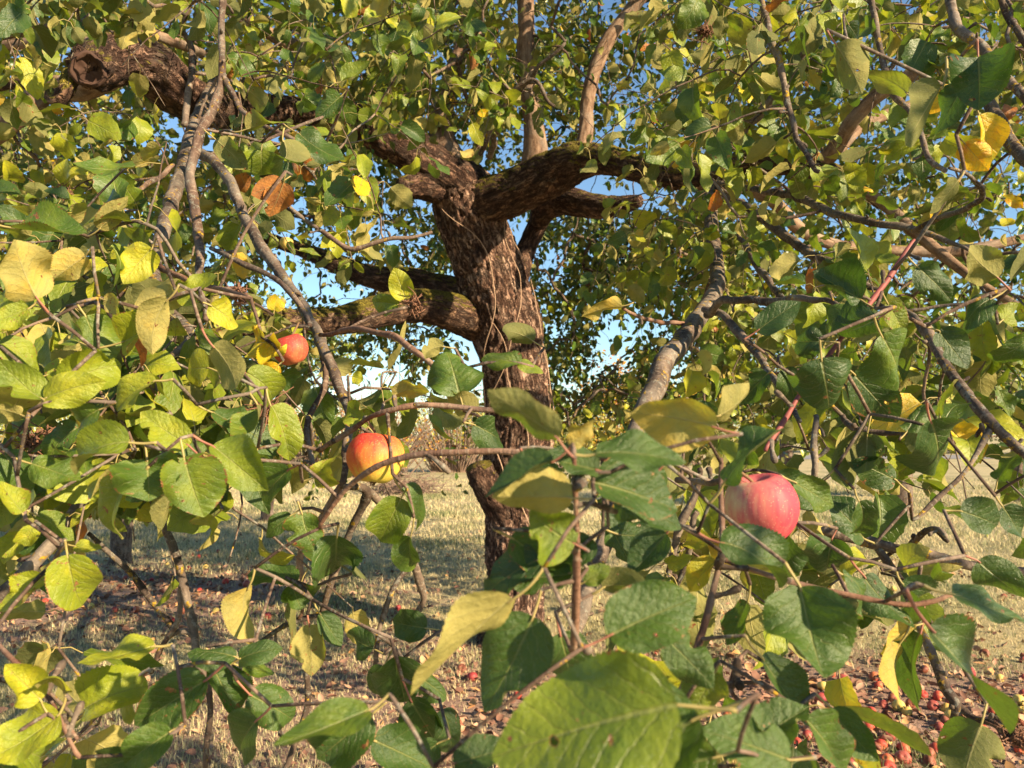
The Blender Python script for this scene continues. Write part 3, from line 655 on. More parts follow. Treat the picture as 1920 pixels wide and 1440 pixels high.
# ------------------------------------------------------------------ drawn leaves: base x,y, tip x,y, width, distance, side, hue
LV = """70 560 5 450 108 .75 u .62;55 578 -25 612 55 .75 t .45;150 642 84 604 52 .78 t .3;160 592 198 690 72 .85 t .35;315 562 243 642 26 .8 u .6
195 562 256 578 36 .85 u .6;346 545 262 562 50 .9 u .6;285 466 224 524 62 .9 t .58;394 572 458 612 58 .85 t .56;498 642 456 640 60 1.0 t .76
500 640 532 668 56 1.0 t .76;522 684 482 716 38 1.0 t .74;514 582 522 553 32 1.1 t .72;392 690 316 690 62 .85 t .5;398 648 474 734 54 .8 u .42
80 748 -5 698 46 .7 t .4;84 748 180 700 52 .7 t .48;86 704 145 672 40 .8 t .5;292 714 184 752 44 .75 t .52;186 768 98 815 56 .72 t .25
242 830 84 836 70 .65 t .4;354 836 256 774 64 .72 t .48;276 862 282 938 112 .68 t .25;345 858 372 972 110 .68 t .32;398 836 502 920 66 .7 t .35
486 766 482 868 34 .8 t .35;508 762 564 860 46 .85 t .4;588 896 638 878 46 .85 t .48;42 962 -4 908 46 .7 t .5;400 774 478 820 36 .8 t .2
5 850 74 930 64 .75 t .15;242 905 124 1016 60 .68 t .38;40 778 -14 758 34 .75 u .5;62 986 45 1027 38 .8 t .5;70 966 148 1002 42 .85 t .35
126 1040 146 1164 90 .7 t .5;86 1084 10 1150 42 .72 t .5;140 1024 186 1036 26 .8 t .55;290 1212 142 1246 54 .62 t .5;76 1312 6 1242 68 .6 t .56
120 1300 110 1214 24 .6 u .6;162 1328 248 1268 62 .66 t .5;112 1338 2 1438 88 .6 t .52;252 1284 172 1376 72 .68 t .4;388 1274 248 1362 96 .64 t .12
322 1370 218 1436 84 .6 t .25;442 1232 352 1206 42 .75 t .12;448 1236 512 1204 34 .75 t .1;398 1248 446 1344 56 .75 t .12;455 1250 522 1262 36 .8 t .3
468 1302 568 1352 76 .75 t .18;692 1332 512 1398 70 .42 t .28;694 1342 585 1436 100 .6 t .1;466 1102 430 1196 30 .8 u .66;558 1090 463 1064 36 .9 t .15
546 1096 566 1142 66 .9 t .25;580 1172 592 1264 60 .85 u .45;600 1150 640 1212 40 .85 t .12;632 1004 624 1106 80 .85 t .12;566 962 580 1038 72 .9 t .25
546 966 486 1002 36 .95 t .2;402 968 366 1018 38 .9 t .52;752 934 708 1022 70 .9 t .32;770 1006 757 1090 40 .9 t .2;752 918 822 996 32 .9 t .2
700 1216 638 1188 54 .85 t .1;800 1178 722 1168 60 .85 t .12;740 1230 762 1328 98 .8 t .08;790 1272 848 1312 48 .85 t .1;770 1312 826 1414 86 .8 t .06
720 1250 682 1340 50 .85 t .1;962 1124 760 1274 32 .42 u .58;1000 1156 918 1342 136 .46 t .22;1270 1322 912 1392 250 .33 t .47;1310 1345 1000 1500 190 .345 t .3
1142 1192 1306 1112 120 .42 t .25;1012 1048 884 1106 66 .5 t .12;1072 1074 948 1094 42 .5 t .2;1078 1020 984 975 104 .46 t .44;1072 934 922 925 84 .43 u .56
1040 864 906 930 40 .42 t .15;1046 822 912 734 48 .4 u .35;1074 838 1112 778 44 .42 u .66;1112 905 1284 940 96 .46 t .16;1118 852 1292 842 50 .4 t .18
1342 802 1186 760 100 .46 u .68;1096 1092 1142 1058 36 .5 t .4;1130 1102 1228 1062 42 .55 u .35;1160 1002 1242 1012 50 .7 t .12;862 740 838 648 104 .92 t .34
852 700 796 742 50 .95 t .08;892 772 834 736 50 .92 u .56;832 650 774 652 32 .95 u .45;976 682 904 656 30 .95 t .35;970 682 1026 678 20 .95 t .42
888 796 964 828 64 .85 t .1;738 742 806 706 30 .92 u .55;690 800 640 750 50 .95 t .45;762 562 738 502 46 1.2 t .55;748 572 680 560 40 1.2 t .4
1166 574 1088 584 30 1.4 u .68;660 706 682 712 26 1.0 t .52;532 342 508 408 54 1.15 u .95;530 340 470 365 44 1.15 u .92;490 282 492 332 74 1.3 t .4
530 262 566 352 62 1.2 u .3;462 242 542 214 30 1.2 u .4;560 250 640 320 44 1.25 t .15;405 262 462 312 44 1.25 u .3;640 180 592 222 40 1.4 t .2
100 420 24 384 26 1.0 u .5;126 416 160 370 28 1.1 u .55;186 430 246 376 42 1.1 u .5;30 428 168 440 26 .95 t .3;250 306 296 286 26 1.3 u .55
1568 84 1628 168 56 1.0 u .4;1590 44 1636 96 40 1.05 t .25;1834 108 1842 202 92 .82 t .06;1806 158 1756 268 64 .85 t .08;1768 162 1684 274 32 .82 u .3
1808 268 1852 322 54 .9 t .82;1836 216 1872 312 38 .9 t .78;1790 165 1744 204 34 .95 t .83;1796 338 1742 402 26 .9 u .35;1872 522 1802 466 70 .85 u .45
1614 562 1520 514 66 .88 t .05;1542 640 1472 640 64 .88 t .06;1645 598 1552 645 98 .86 t .06;1652 628 1722 750 88 .82 t .3;1540 672 1562 788 112 .8 t .1
1664 568 1702 622 42 .88 t .5;1602 580 1504 592 30 .9 t .35;1744 788 1802 918 90 .8 t .12;1772 790 1800 708 48 .85 t .3;1762 780 1760 698 20 .82 t .48
1616 808 1574 898 56 .9 u .3;1626 814 1624 904 66 .9 u .35;1358 904 1444 762 46 .55 t .12;1346 780 1452 740 26 .6 u .5;1400 872 1402 826 40 .8 t .35
1490 904 1578 952 50 .75 t .35;1350 1018 1532 1046 72 .56 t .18;1500 1100 1540 1284 170 .5 t .25;1720 1172 1628 1216 34 .75 u .68;1686 1208 1636 1322 24 .75 u .66
1726 1188 1670 1332 48 .75 t .18;1745 1178 1918 1350 64 .5 t .2;1784 1114 1930 1174 46 .55 t .25;1580 1078 1694 1124 36 .65 t .2;1690 1092 1782 1176 48 .7 t .15
1834 1052 1924 1130 84 .7 t .2;1800 958 1898 988 68 .75 t .12;1840 1358 1790 1470 120 .7 u .25;1482 1425 1316 1366 110 .42 t .3;1508 1348 1612 1465 60 .5 t .3
1342 1258 1296 1344 82 .5 t .45;1428 1232 1502 1362 40 .55 t .2;1402 1128 1364 1208 36 .65 t .3;1342 1052 1280 1102 36 .62 t .7;1700 175 1640 120 40 1.1 u .5
1620 1010 1560 930 60 .9 t .1;1560 1010 1545 1080 90 .8 t .12;1480 1005 1440 1100 50 .75 t .1;1300 760 1362 800 50 .9 t .15;1610 940 1650 1020 44 .85 t .2
1870 900 1905 820 40 1.0 t .3;1700 810 1735 760 40 .95 t .3;1470 690 1500 760 50 1.05 t .1;1440 700 1380 760 46 1.05 t .12;1205 870 1250 980 60 .8 t .1
1540 900 1480 960 40 .9 t .12;1760 620 1815 690 60 .9 t .08;1860 560 1770 600 34 .9 t .15;1880 600 1925 570 40 .9 t .5;1130 960 1180 1060 50 .8 t .1
1110 1010 1030 1092 64 .5 t .15;1170 930 1282 988 66 .5 t .15;1122 882 1008 850 60 .45 t .2;958 1008 1066 1078 74 .5 t .2;1250 1000 1188 1084 64 .6 t .12;985 868 1062 964 66 .62 t .1
1218 898 1128 955 64 .55 t .15;1392 1402 1512 1328 92 .45 t .2;1342 1420 1188 1452 112 .4 t .3;850 1432 964 1398 62 .42 t .1;822 1393 756 1442 62 .7 t .1;1050 1188 1084 1304 84 .55 t .12
1250 1198 1344 1284 84 .5 t .2;482 1350 398 1434 74 .65 t .08;28 1400 124 1442 72 .6 t .4;700 1388 834 1442 84 .6 t .08;1560 1328 1624 1434 62 .55 t .2;1620 1080 1694 1184 62 .7 t .12
1450 900 1562 934 62 .8 t .12;1880 950 1928 1012 50 .8 t .1;120 722 214 658 72 .8 t .48;228 642 322 598 62 .85 t .5;0 640 92 692 62 .8 t .42;462 700 562 744 62 .9 t .4
542 880 468 942 62 .8 t .2;60 870 152 902 62 .75 t .3;330 560 420 520 56 .9 t .5;160 480 90 530 60 .85 u .55;1720 500 1790 560 60 .95 t .1;1420 620 1500 560 56 1.0 t .12
1600 700 1680 790 70 .9 t .1;1680 900 1600 860 50 .9 t .15;1000 640 940 600 40 1.1 u .3;640 1060 560 1010 50 .9 t .12;830 1330 870 1420 60 .8 t .08;250 1420 160 1450 70 .6 t .1"""
leaves = []
for row in LV.replace('\n', ';').split(';'):
    v = row.split()
    if len(v) == 8: leaves.append((*[float(a) for a in v[:6]], v[6], float(v[7])))

def leaf_frame(i):
    bx, by, tx, ty, w, d, side, hue = leaves[i]
    Lp = math.hypot(tx - bx, ty - by)
    r = np.random.default_rng(100 + i)
    B = P(bx, by, d)
    dd = r.normal(0, 0.22) * Lp * d / FPX
    Tp = P(tx, ty, d + dd)
    Y = Tp - B; L = np.linalg.norm(Y); Y /= L
    view = B - CAM; view /= np.linalg.norm(view)
    N0 = -view - Y * np.dot(-view, Y); N0 /= np.linalg.norm(N0)
    ratio = w / (0.69 * Lp)
    wf = max(1.0, ratio) if ratio > 0.85 else (0.86 if ratio > .55 else 0.8)
    rho = math.acos(min(1.0, ratio / wf)) * 0.9
    best = None
    for s in (1, -1):
        a = rho * s
        N = N0 * math.cos(a) + np.cross(Y, N0) * math.sin(a)
        if side == 'u': N = -N
        if best is None or N[2] > best[2]: best = N
    return B, Y, best, L, wf, r, hue, d

def petiole_end(B, Y, N, L, r):
    return B - Y * L * 0.30 + N * L * 0.04 + r.normal(0, 0.05, 3) * L

PE = []
for i in range(len(leaves)):
    B, Y, N, L, wf, r, hue, d = leaf_frame(i)
    PE.append(petiole_end(B, Y, N, L, r))

# ------------------------------------------------------------------ crown: shoots grown out from the drawn skeleton
OPEN = [(835, 370, 1060, 1180, 0, 5.6, .85), (700, 250, 1130, 395, 0, 5.0, .62), (110, 75, 400, 215, 0, 2.7, .93), (400, 165, 700, 270, 0, 3.6, .7),
        (590, 545, 850, 625, 0, 5.0, .85), (130, 975, 480, 1185, 0, 6.0, .9), (430, 900, 900, 1150, 0, 5.0, .9), (1380, 1225, 1780, 1440, 0, 3.3, .8), (620, 1130, 890, 1440, 0, 4, .8),
        (1480, 860, 1930, 985, .8, 12, .8), (1600, 1080, 1900, 1250, 0, 4, .8), (640, 790, 775, 925, 0, .97, 1), (1340, 870, 1515, 1030, 0, .78, 1), (500, 615, 585, 695, 0, 1.2, 1),
        (965, -40, 1012, 290, 0, 4.8, .8), (1085, 40, 1200, 245, 0, 4.8, .7), (815, 60, 880, 290, 0, 5.0, .6), (1200, 340, 1365, 735, 0, 2.2, .9), (1105, 575, 1190, 700, 0, 20, .6),
        (500, 380, 560, 600, 1.7, 20, .6), (280, 220, 420, 470, 0, 2.2, .8), (430, 400, 640, 800, 0, 1.35, .6), (1560, 90, 1900, 320, 1.7, 2.8, .5), (650, 850, 900, 960, 1.0, 9, .8),
        (1780, 380, 1920, 460, 0, 20, .5), (280, 180, 420, 300, 0, 20, .4)]
def is_open(p):
    a, b_, d = project(p)
    for x0, y0, x1, y1, d0, d1, pr in OPEN:
        if x0 < a < x1 and y0 < b_ < y1 and d0 < d < d1 and rng.random() < pr: return True
    return False
SV = np.array(sun_vec)
RAYS = [(P(x, y, d), r) for x, y, d, r in [(1000, 500, 5.3, .36), (1000, 600, 5.3, .36), (1000, 700, 5.4, .36), (1010, 820, 5.4, .36), (900, 400, 5.2, .3), (1040, 330, 4.8, .25), (780, 290, 4.9, .25), (1000, 1050, 5.5, .3), (1100, 120, 4.9, .2),
        (700, 590, 4.8, .2), (150, 560, .8, .2), (300, 600, .9, .2), (150, 700, .7, .2), (420, 620, .9, .2), (300, 700, .8, .2), (120, 850, .65, .2), (320, 860, .68, .2), (460, 860, .7, .18), (80, 1000, .8, .2), (130, 1100, .7, .2),
        (40, 1280, .6, .2), (200, 1300, .6, .18), (60, 1400, .6, .2), (230, 1230, .6, .15), (705, 858, .92, .13), (600, 1360, .42, .12), (1100, 1300, .33, .14), (960, 1000, .45, .13), (1200, 1150, .42, .13), (860, 1200, .42, .12), (1260, 770, .45, .12),
        (340, 350, 1.8, .2), (160, 130, 2.3, .25), (540, 640, 1.0, .15), (1427, 950, .72, .10), (1840, 260, .9, .12), (1230, 700, 1.4, .15), (850, 700, .9, .12), (450, 430, 1.6, .15)]]
RO = np.array([r[0] for r in RAYS]); RR_ = np.array([r[1] * (1.35 if 9 < i < 25 else 1.1) for i, r in enumerate(RAYS)])
def blocks_sun(p):
    w = p - RO; t = w @ SV
    dd = np.linalg.norm(w - t[:, None] * SV, axis=1)
    hit = (t > 0.22) & (dd < RR_)
    if np.any(hit[:7]) and t[0] < 9: return True
    return bool(np.any(hit)) and rng.random() < 0.9
targets = []        # (pos, length of shoot, kind, base direction)
def zone(n, x0, y0, x1, y1, d0, d1, hang=0.5, big=1.0):
    for _ in range(n):
        for _try in range(20):
            px, py = rng.uniform(x0, x1), rng.uniform(y0, y1)
            d = rng.uniform(d0 ** 1.5, d1 ** 1.5) ** (1 / 1.5)
            p = P(px, py, d)
            # clumpy density
            if mnoise.noise(Vector(p * 1.7)) < rng.uniform(-0.75, 0.25): continue
            if p[2] < 0.75: continue
            if is_open(p) or blocks_sun(p): continue
            break
        else:
            continue
        targets.append((p, hang, big))
# near fill
zone(44, 0, 560, 540, 930, 0.9, 1.5, 0.4)
zone(10, 0, 400, 300, 560, 1.1, 1.6, 0.4)
zone(30, 1400, 470, 1920, 880, 1.1, 1.8, 0.6)
zone(80, 1230, -60, 1960, 480, 1.6, 2.6, 0.5)
zone(22, 400, 140, 720, 420, 1.6, 2.4, 0.5)
zone(26, -60, -60, 420, 90, 1.6, 2.4, 0.5)
zone(16, -60, 180, 330, 460, 1.7, 2.6, 0.5)
zone(30, 400, -60, 900, 160, 2.0, 3.0, 0.5)
zone(30, 1120, 330, 1500, 900, 2.4, 3.6, 0.7)
zone(6, 560, 620, 760, 860, 1.2, 1.5, 0.6)
zone(3, 0, 1200, 500, 1440, 0.8, 1.05, 0.4)
zone(9, 1250, 900, 1920, 1130, .9, 1.3, 0.5)
zone(6, 1300, 1200, 1560, 1440, .6, .9, 0.4)
# middle crown
zone(620, -250, -320, 2150, 230, 2.8, 5.2, 0.35)
zone(110, -150, 200, 560, 640, 2.6, 4.6, 0.6)
zone(90, 1230, 330, 2050, 800, 2.8, 4.8, 0.6)
zone(150, 640, 60, 1240, 260, 3.4, 5.6, 0.3)
# far side of the crown
zone(1300, -250, -250, 2150, 330, 5.4, 8.2, 0.4)
zone(800, -200, 240, 860, 680, 5.8, 8.6, 0.8)
zone(640, 985, 380, 1420, 760, 6.2, 8.6, 0.9)
zone(460, 1300, 300, 2050, 780, 5.2, 8.4, 0.8)
zone(60, 560, 640, 1240, 900, 6.2, 8.2, 1.0)
zone(30, 1050, 740, 1500, 840, 6.2, 8.2, 1.0)
# unseen outer crown overhead and to the right of the viewer, added for its shade
def wzone(n, lo, hi, hang=0.5, big=1.0):
    for _ in range(n):
        q = np.array([rng.uniform(a, b_) for a, b_ in zip(lo, hi)])
        if not blocks_sun(q): targets.append((q, hang, big))
wzone(40, (1.3, -0.9, 1.7), (2.5, 0.3, 2.7))
wzone(34, (1.5, 0.2, 1.6), (2.6, 1.3, 2.8))

wzone(560, (-3.2, 1.6, 4.0), (3.6, 8.2, 5.9), 0.3)  # added roof of shoots, holds sky light back from the crown's interior
wzone(60, (-1.6, -0.6, 3.0), (1.4, 1.6, 4.0), 0.3)
wzone(110, (2.6, 2.0, 1.9), (4.4, 6.0, 4.4), 0.6)
n_drawn = len(PE)
allT = [np.asarray(p) for p in PE] + [t[0] for t in targets]
allT = np.array(allT)
# grow: each target joins the nearest existing node
cap = 260000
NODE = np.zeros((cap, 3)); RAD = np.zeros(cap); PAR = np.full(cap, -1, dtype=int); CNT = np.zeros(cap)
sk = np.array(SK); nn = len(sk)
NODE[:nn] = sk[:, :3]; RAD[:nn] = sk[:, 3]
fixed = nn
d0 = np.array([np.min(np.linalg.norm(NODE[:nn] - t, axis=1)) for t in allT])
order = np.argsort(d0)
chains = []
tnode = np.zeros(len(allT), dtype=int)
root_penalty = np.zeros(cap)
for ti in order:
    t = allT[ti]
    D = np.linalg.norm(NODE[:nn] - t, axis=1) + root_penalty[:nn]
    k = int(np.argmin(D)); a = NODE[k]; L = np.linalg.norm(t - a)
    step = 0.03 if L < 0.35 else 0.09
    m = max(2, int(math.ceil(L / step)))
    drawn = ti < n_drawn
    s_ = np.linspace(0, 1, m + 1)[1:]
    arch = rng.uniform(0.04, 0.16) * L * (1 if not drawn else 0.3)
    jit = rng.normal(0, 0.05 * L * (0.3 if drawn else 1), 3)
    idx = [k]
    for s in s_:
        p = a + (t - a) * s + np.array([0, 0, 1]) * arch * math.sin(math.pi * s) * (1 - 0.4 * s) + jit * math.sin(math.pi * s)
        if not drawn and s < 1: p = p + np.array(mnoise.noise_vector(Vector(p * 7))) * min(0.05, 0.14 * L)
        NODE[nn] = p; PAR[nn] = idx[-1]; root_penalty[nn] = 0.0
        idx.append(nn); nn += 1
    tnode[ti] = idx[-1]
    chains.append(idx)
    # count
    q = idx[-1]
    while q >= fixed and q != -1:
        CNT[q] += 1; q = PAR[q]
tw = Acc()
for idx in chains:
    C = NODE[idx]
    near = np.linalg.norm(C[-1] - CAM)
    R = np.array([0.0009 + 0.0010 * (CNT[q] ** 0.6) if q >= fixed else 0 for q in idx])
    R = np.minimum(R, 0.0012 + 0.0019 * max(0, near - 0.5))
    if idx[0] < fixed: R[0] = min(RAD[idx[0]] * 0.8, R[1] * 1.35)
    else: R[0] = R[1]
    far = np.linalg.norm(C[-1] - CAM) > 4.5
    V, F, bat = tube_arrays(C, np.maximum(R, 0.0010 if not far else 0.0018), 4 if far else 6, cap=not far)
    tw.add(V, F, bark=bat + C[0] * 3)

# ---- leaves on shoots
tiers = {'mid': [], 'low': []}
pet = Acc()
for q, (p, hang, big) in enumerate(targets):
    ti = n_drawn + q
    nd = tnode[ti]; par = PAR[nd]
    dirn = NODE[nd] - NODE[par]; dirn /= np.linalg.norm(dirn) + 1e-9
    dist = np.linalg.norm(p - CAM)
    out = np.array([rng.normal(0, .7), rng.normal(0, .7), rng.normal(0.15, .5) - hang * 1.1])
    dirn = dirn * 0.6 + out; dirn /= np.linalg.norm(dirn)
    Ls = rng.uniform(0.10, 0.34) * (1.15 if dist > 3 else 0.8)
    ns = max(4, int(Ls / 0.028)) if dist > 2 else max(4, int(Ls / 0.034))
    C = [p]
    dcur = dirn.copy()
    for i in range(ns):
        dcur = dcur + np.array([0, 0, -0.10 * hang]) + rng.normal(0, 0.09, 3); dcur /= np.linalg.norm(dcur)
        C.append(C[-1] + dcur * Ls / ns)
    C = np.array(C)
    V, F, bat = tube_arrays(C, np.linspace(0.0022 if dist > 4.5 else 0.0019, 0.0010, len(C)), 4 if dist > 4.5 else 6, cap=dist < 4.5)
    tw.add(V, F, bark=bat + p * 3)
    bx, by, bd = project(C)
    rot = rng.uniform(0, 6.28)
    clump_hue = rng.normal(0.0, 0.07)
    for i in range(len(C)):
        nl = 1 if 0 < i < len(C) - 1 else 3
        for _ in range(nl):
            rot += 2.4 + rng.normal(0, 0.3)
            ax = (C[min(i + 1, len(C) - 1)] - C[max(i - 1, 0)]); ax /= np.linalg.norm(ax) + 1e-9
            s_ = np.cross(ax, [0.3, 0.2, 1.0]); s_ /= np.linalg.norm(s_); f_ = np.cross(s_, ax)
            rad = s_ * math.cos(rot) + f_ * math.sin(rot)
            yax = rad * 0.9 + ax * rng.uniform(0.1, 0.7) + np.array([0, 0, -1]) * rng.uniform(0.0, 0.9)
            yax /= np.linalg.norm(yax)
            nrm = np.array([0, 0, 1.0]) + rng.normal(0, 0.75, 3) + rad * rng.uniform(-.3, .5) + ax * .3
            L = rng.uniform(0.05, 0.098) * big
            if i > len(C) - 2: L *= 0.72
            pl = L * rng.uniform(0.25, 0.4)
            pb = C[i] + (yax * 0.8 + rad * 0.3) * pl
            if is_open(pb + yax * L * .5) or blocks_sun(pb + yax * L * .5): continue
            h = min(0.60, rng.normal(0.41 if dist < 5 else 0.31, 0.13) + clump_hue)  # farther leaves get a darker hue, standing in for shade within the crown
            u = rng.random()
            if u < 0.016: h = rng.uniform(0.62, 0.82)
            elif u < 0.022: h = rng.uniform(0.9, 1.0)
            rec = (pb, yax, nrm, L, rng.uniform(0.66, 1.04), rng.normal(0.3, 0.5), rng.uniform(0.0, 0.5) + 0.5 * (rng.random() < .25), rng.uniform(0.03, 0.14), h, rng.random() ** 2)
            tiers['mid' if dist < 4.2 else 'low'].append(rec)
            if dist < 4.2:
                Cc = np.array([C[i], C[i] * 0.5 + pb * 0.5 + np.array([0, 0, .004]), pb])
                V, F, bat = tube_arrays(Cc, [0.0009, 0.0007, 0.0007], 4, cap=False)
                pet.add(V, F)
def batch(recs, T):
    a = list(zip(*recs))
    A = lambda i: np.array(a[i], dtype=float)
    return leaf_batch(T, A(0), A(1), A(2), A(3), A(4), A(5), A(6), A(7), np.clip(A(8), 0.0, 1), A(9), chew=np.where(rng.random(len(recs)) < 0.2, 0.5, 0.0))

fol = Acc()
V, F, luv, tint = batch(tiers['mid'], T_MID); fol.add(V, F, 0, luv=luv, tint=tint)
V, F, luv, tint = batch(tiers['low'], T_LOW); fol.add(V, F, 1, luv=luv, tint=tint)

# ---- the drawn leaves: the hundred largest are parts of their branch, the rest join the foliage
area = [math.hypot(l[2] - l[0], l[3] - l[1]) * l[4] * (1 if -20 < (l[0] + l[2]) / 2 < 1940 and (l[1] + l[3]) / 2 < 1440 else .5) for l in leaves]
rank = np.argsort(area)[::-1]
big100 = set(int(i) for i in rank[:100])
keys = list(BR.keys())
for i in range(len(leaves)):
    B, Y, N, L, wf, r, hue, d = leaf_frame(i)
    n1 = np.array
    curl = r.normal(0.34, 0.42) if d > 0.47 else (r.normal(0.15, 0.15) if d > .36 else 0.04) * (0.7 if leaves[i][6] == 't' else 1.0)
    V, F, luv, tint = leaf_batch(T_HI, n1([B]), n1([Y]), n1([N]), n1([L]), n1([wf]), n1([curl]), n1([r.uniform(0.05, 0.42) + (0.4 if r.random() < .22 else 0)]),
                                 n1([r.uniform(0.03, 0.12)]), n1([min(1, max(0, hue + (0.05 if hue < .6 and leaves[i][0] < 800 else -0.02) + r.normal(0, .02)))]), n1([r.random() ** 1.3]),  # left leaves yellower, the rest darker: sun and shade put into the hue
                                 side_curl=n1([r.normal(0, 0.28 if d > .47 else .1)]), chew=n1([0.55 if r.random() < 0.25 and L < 0.9 * 0.085 and d > .4 else 0.0]))
    Cc = catmull(np.array([PE[i], (PE[i] * 0.5 + B * 0.5) - N * L * 0.02, B, B + Y * L * 0.05 ]), 4)
    pv, pf, _ = tube_arrays(Cc, np.linspace(0.0014, 0.0009, len(Cc)) * (L / 0.08) ** 0.4 * (0.65 if d < 0.5 else 1), 8)
    if i in big100:
        a = Acc(); a.add(V, F, 0, luv=luv, tint=tint)
        z = np.zeros((len(pv), 3)); a.add(pv, pf, 1, luv=z, tint=z)
        k = min(keys, key=lambda q: float(np.min(np.linalg.norm(BR[q][1] - PE[i], axis=1))))
        o = a.build('leaf', [LEAF, PETIOLE_RED if r.random() < 0.35 else PETIOLE], BR[k][0], origin=PE[i])
        lab = None
        if hue > 0.88: lab = 'curled dead brown leaf'
        elif hue > 0.76: lab = 'orange autumn leaf'
        elif hue > 0.69: lab = 'yellowed leaf'
        elif leaves[i][6] == 'u' and hue > .5: lab = 'pale underside of a turned leaf'
        if lab: o['label'] = lab
    else:
        fol.add(V, F, 0, luv=luv, tint=tint); pet.add(pv, pf)
o = fol.build('foliage', [LEAF, LEAF_FAR], tree); tag(o, kind='stuff')
o = tw.build('twigs', [BARK], tree); tag(o, kind='stuff')
o = pet.build('leaf_stalks', [PETIOLE], tree); tag(o, kind='stuff')

# knobbly fruit spurs on the hanging branches, and withered clumps
sp = Acc()
for k in keys:
    C = BR[k][1]
    for i in range(3, len(C) - 2, 5):
        if rng.random() < 0.45: continue
        p = C[i]
        if is_open(p): continue
        dd = rng.normal(0, 1, 3); dd /= np.linalg.norm(dd)
        l = rng.uniform(0.010, 0.030)
        q = np.array([p, p + dd * l * .5 + rng.normal(0, .002, 3), p + dd * l + rng.normal(0, .003, 3)])
        V, F, bat = tube_arrays(catmull(q, 3), np.array([.0030, .0026, .0020, .0022, .0028, .0034, .0024]) * rng.uniform(.7, 1.2), 6)
        sp.add(V, F, bark=bat + p * 3)
o = sp.build('fruit_spurs', [BARK_DARK], tree); tag(o, kind='stuff')
def clump(px, py, d, r, key, n=60):
    c = P(px, py, d); a = Acc()
    for _ in range(n):
        dd = rng.normal(0, 1, 3); dd /= np.linalg.norm(dd); s = c + dd * r * rng.uniform(.0, .8)
        q = np.array([s, s + rng.normal(0, .4, 3) * r, s + rng.normal(0, .7, 3) * r])
        V, F, _ = tube_arrays(catmull(q, 2), np.linspace(.0016, .0007, 5), 4); a.add(V, F)
    o = a.build('withered_cluster', [DRYCLUMP], BR[key][0], origin=c); return o
clump(775, 572, 1.2, .013, 'M7', 50); clump(445, 550, 1.1, .014, 'L8'); clump(492, 765, 1.1, .018, 'L5')
clump(120, 360, 1.9, .016, 'L7', 30); clump(1320, 60, 1.8, .018, 'T3'); clump(1540, 1160, 1.0, .008, 'R11', 30); clump(75, 830, 1.0, .02, 'L9'); clump(1905, 1382, .85, .012, 'R13')

# ------------------------------------------------------------------ hanging apples
def apple_mesh(r, seg=48, rings=32, lobes=0.02, squash=0.92, seed=0):
    prof = []
    for i in range(rings + 1):
        t = math.pi * i / rings
        rr = math.sin(t) ** 0.86; z = math.cos(t)
        z = z * squash
        if t < 0.75: z -= 0.30 * (1 - t / 0.75) ** 2 * 1.3
        if t > math.pi - 0.55: z += 0.22 * (1 - (math.pi - t) / 0.55) ** 2
        rr *= 1.0 - 0.10 * max(0, -math.cos(t)) ** 1.2
        prof.append((rr, z))
    V = []
    for rr, z in prof:
        for j in range(seg):
            a = 2 * math.pi * j / seg
            k = 1 + lobes * math.cos(5 * a + seed) * (0.4 + 0.6 * max(0, -z)) + 0.02 * math.cos(a * 2 + seed * 2)
            V.append((rr * k * math.cos(a) * r, rr * k * math.sin(a) * r, z * r))
    V = np.array(V)
    n = rings; i = np.arange(n)[:, None]; j = np.arange(seg)[None, :]
    F = np.stack([i * seg + j, (i + 1) * seg + j, (i + 1) * seg + (j + 1) % seg, i * seg + (j + 1) % seg], -1).reshape(-1, 4)
    return V, F
STALK = simple_mat('apple_stalk', (0.17, 0.10, 0.05), 0.8, 0.3, 80)
def hanging_apple(px, py, d, rpx, mat, tilt, label, stalk_to=None, seed=0, tall=1.0):
    c = P(px, py, d); r = rpx * d / FPX
    e = empty('apple', c); tag(e, label, 'apple', 'apples still hanging on the tree')
    V, F = apple_mesh(r, lobes=0.03, seed=seed)
    M = np.array(Matrix.Rotation(tilt[0], 3, 'X') @ Matrix.Rotation(tilt[1], 3, 'Y'))
    V[:, 2] *= tall
    V = V @ M.T
    mesh_obj('apple_skin', V + c, F, mat, e, origin=c)
    top = c + M @ np.array([0, 0, r * 0.45])
    end = stalk_to if stalk_to is not None else top + np.array([0, 0, r * 0.9])
    q = catmull(np.array([top, top * .6 + end * .4 + np.array([.002, 0, .002]), end]), 5)
    V, F, _ = tube_arrays(q, np.linspace(.0014, .0018, len(q)), 8)
    mesh_obj('stalk', V, F, STALK, e)
    a = Acc()
    for k in range(5):
        t = k * 1.256; b0 = c + M @ np.array([math.cos(t) * r * .10, math.sin(t) * r * .10, -r * .74])
        b1 = c + M @ np.array([math.cos(t + .4) * r * .05, math.sin(t + .4) * r * .05, -r * .96])
        V, F, _ = tube_arrays(np.array([b0, b0 * .5 + b1 * .5, b1]), [.0018, .0014, .0005], 5, cap=False); a.add(V, F)
    a.build('calyx', [STALK], e)
    return e
hanging_apple(1427, 952, .72, 68, AP_PINK, (0.10, -0.22), 'large pink red apple behind a green leaf at the lower right', P(1380, 880, .72), 1.0, 1.1)
hanging_apple(705, 858, .92, 55, AP_ORANGE, (-0.12, 0.10), 'orange red apple with yellow base behind a bare slanting twig', P(690, 790, .92), 2.0)
hanging_apple(545, 655, 1.12, 33, AP_MIX, (0.25, -0.3), 'smaller pink and yellow apple half hidden behind a yellow leaf', P(560, 605, 1.2), 0.4)
hanging_apple(537, 456, 3.6, 13, AP_YEL, (0, 0), 'small yellow apple high among the leaves under a dead brown leaf', None, 0.9)

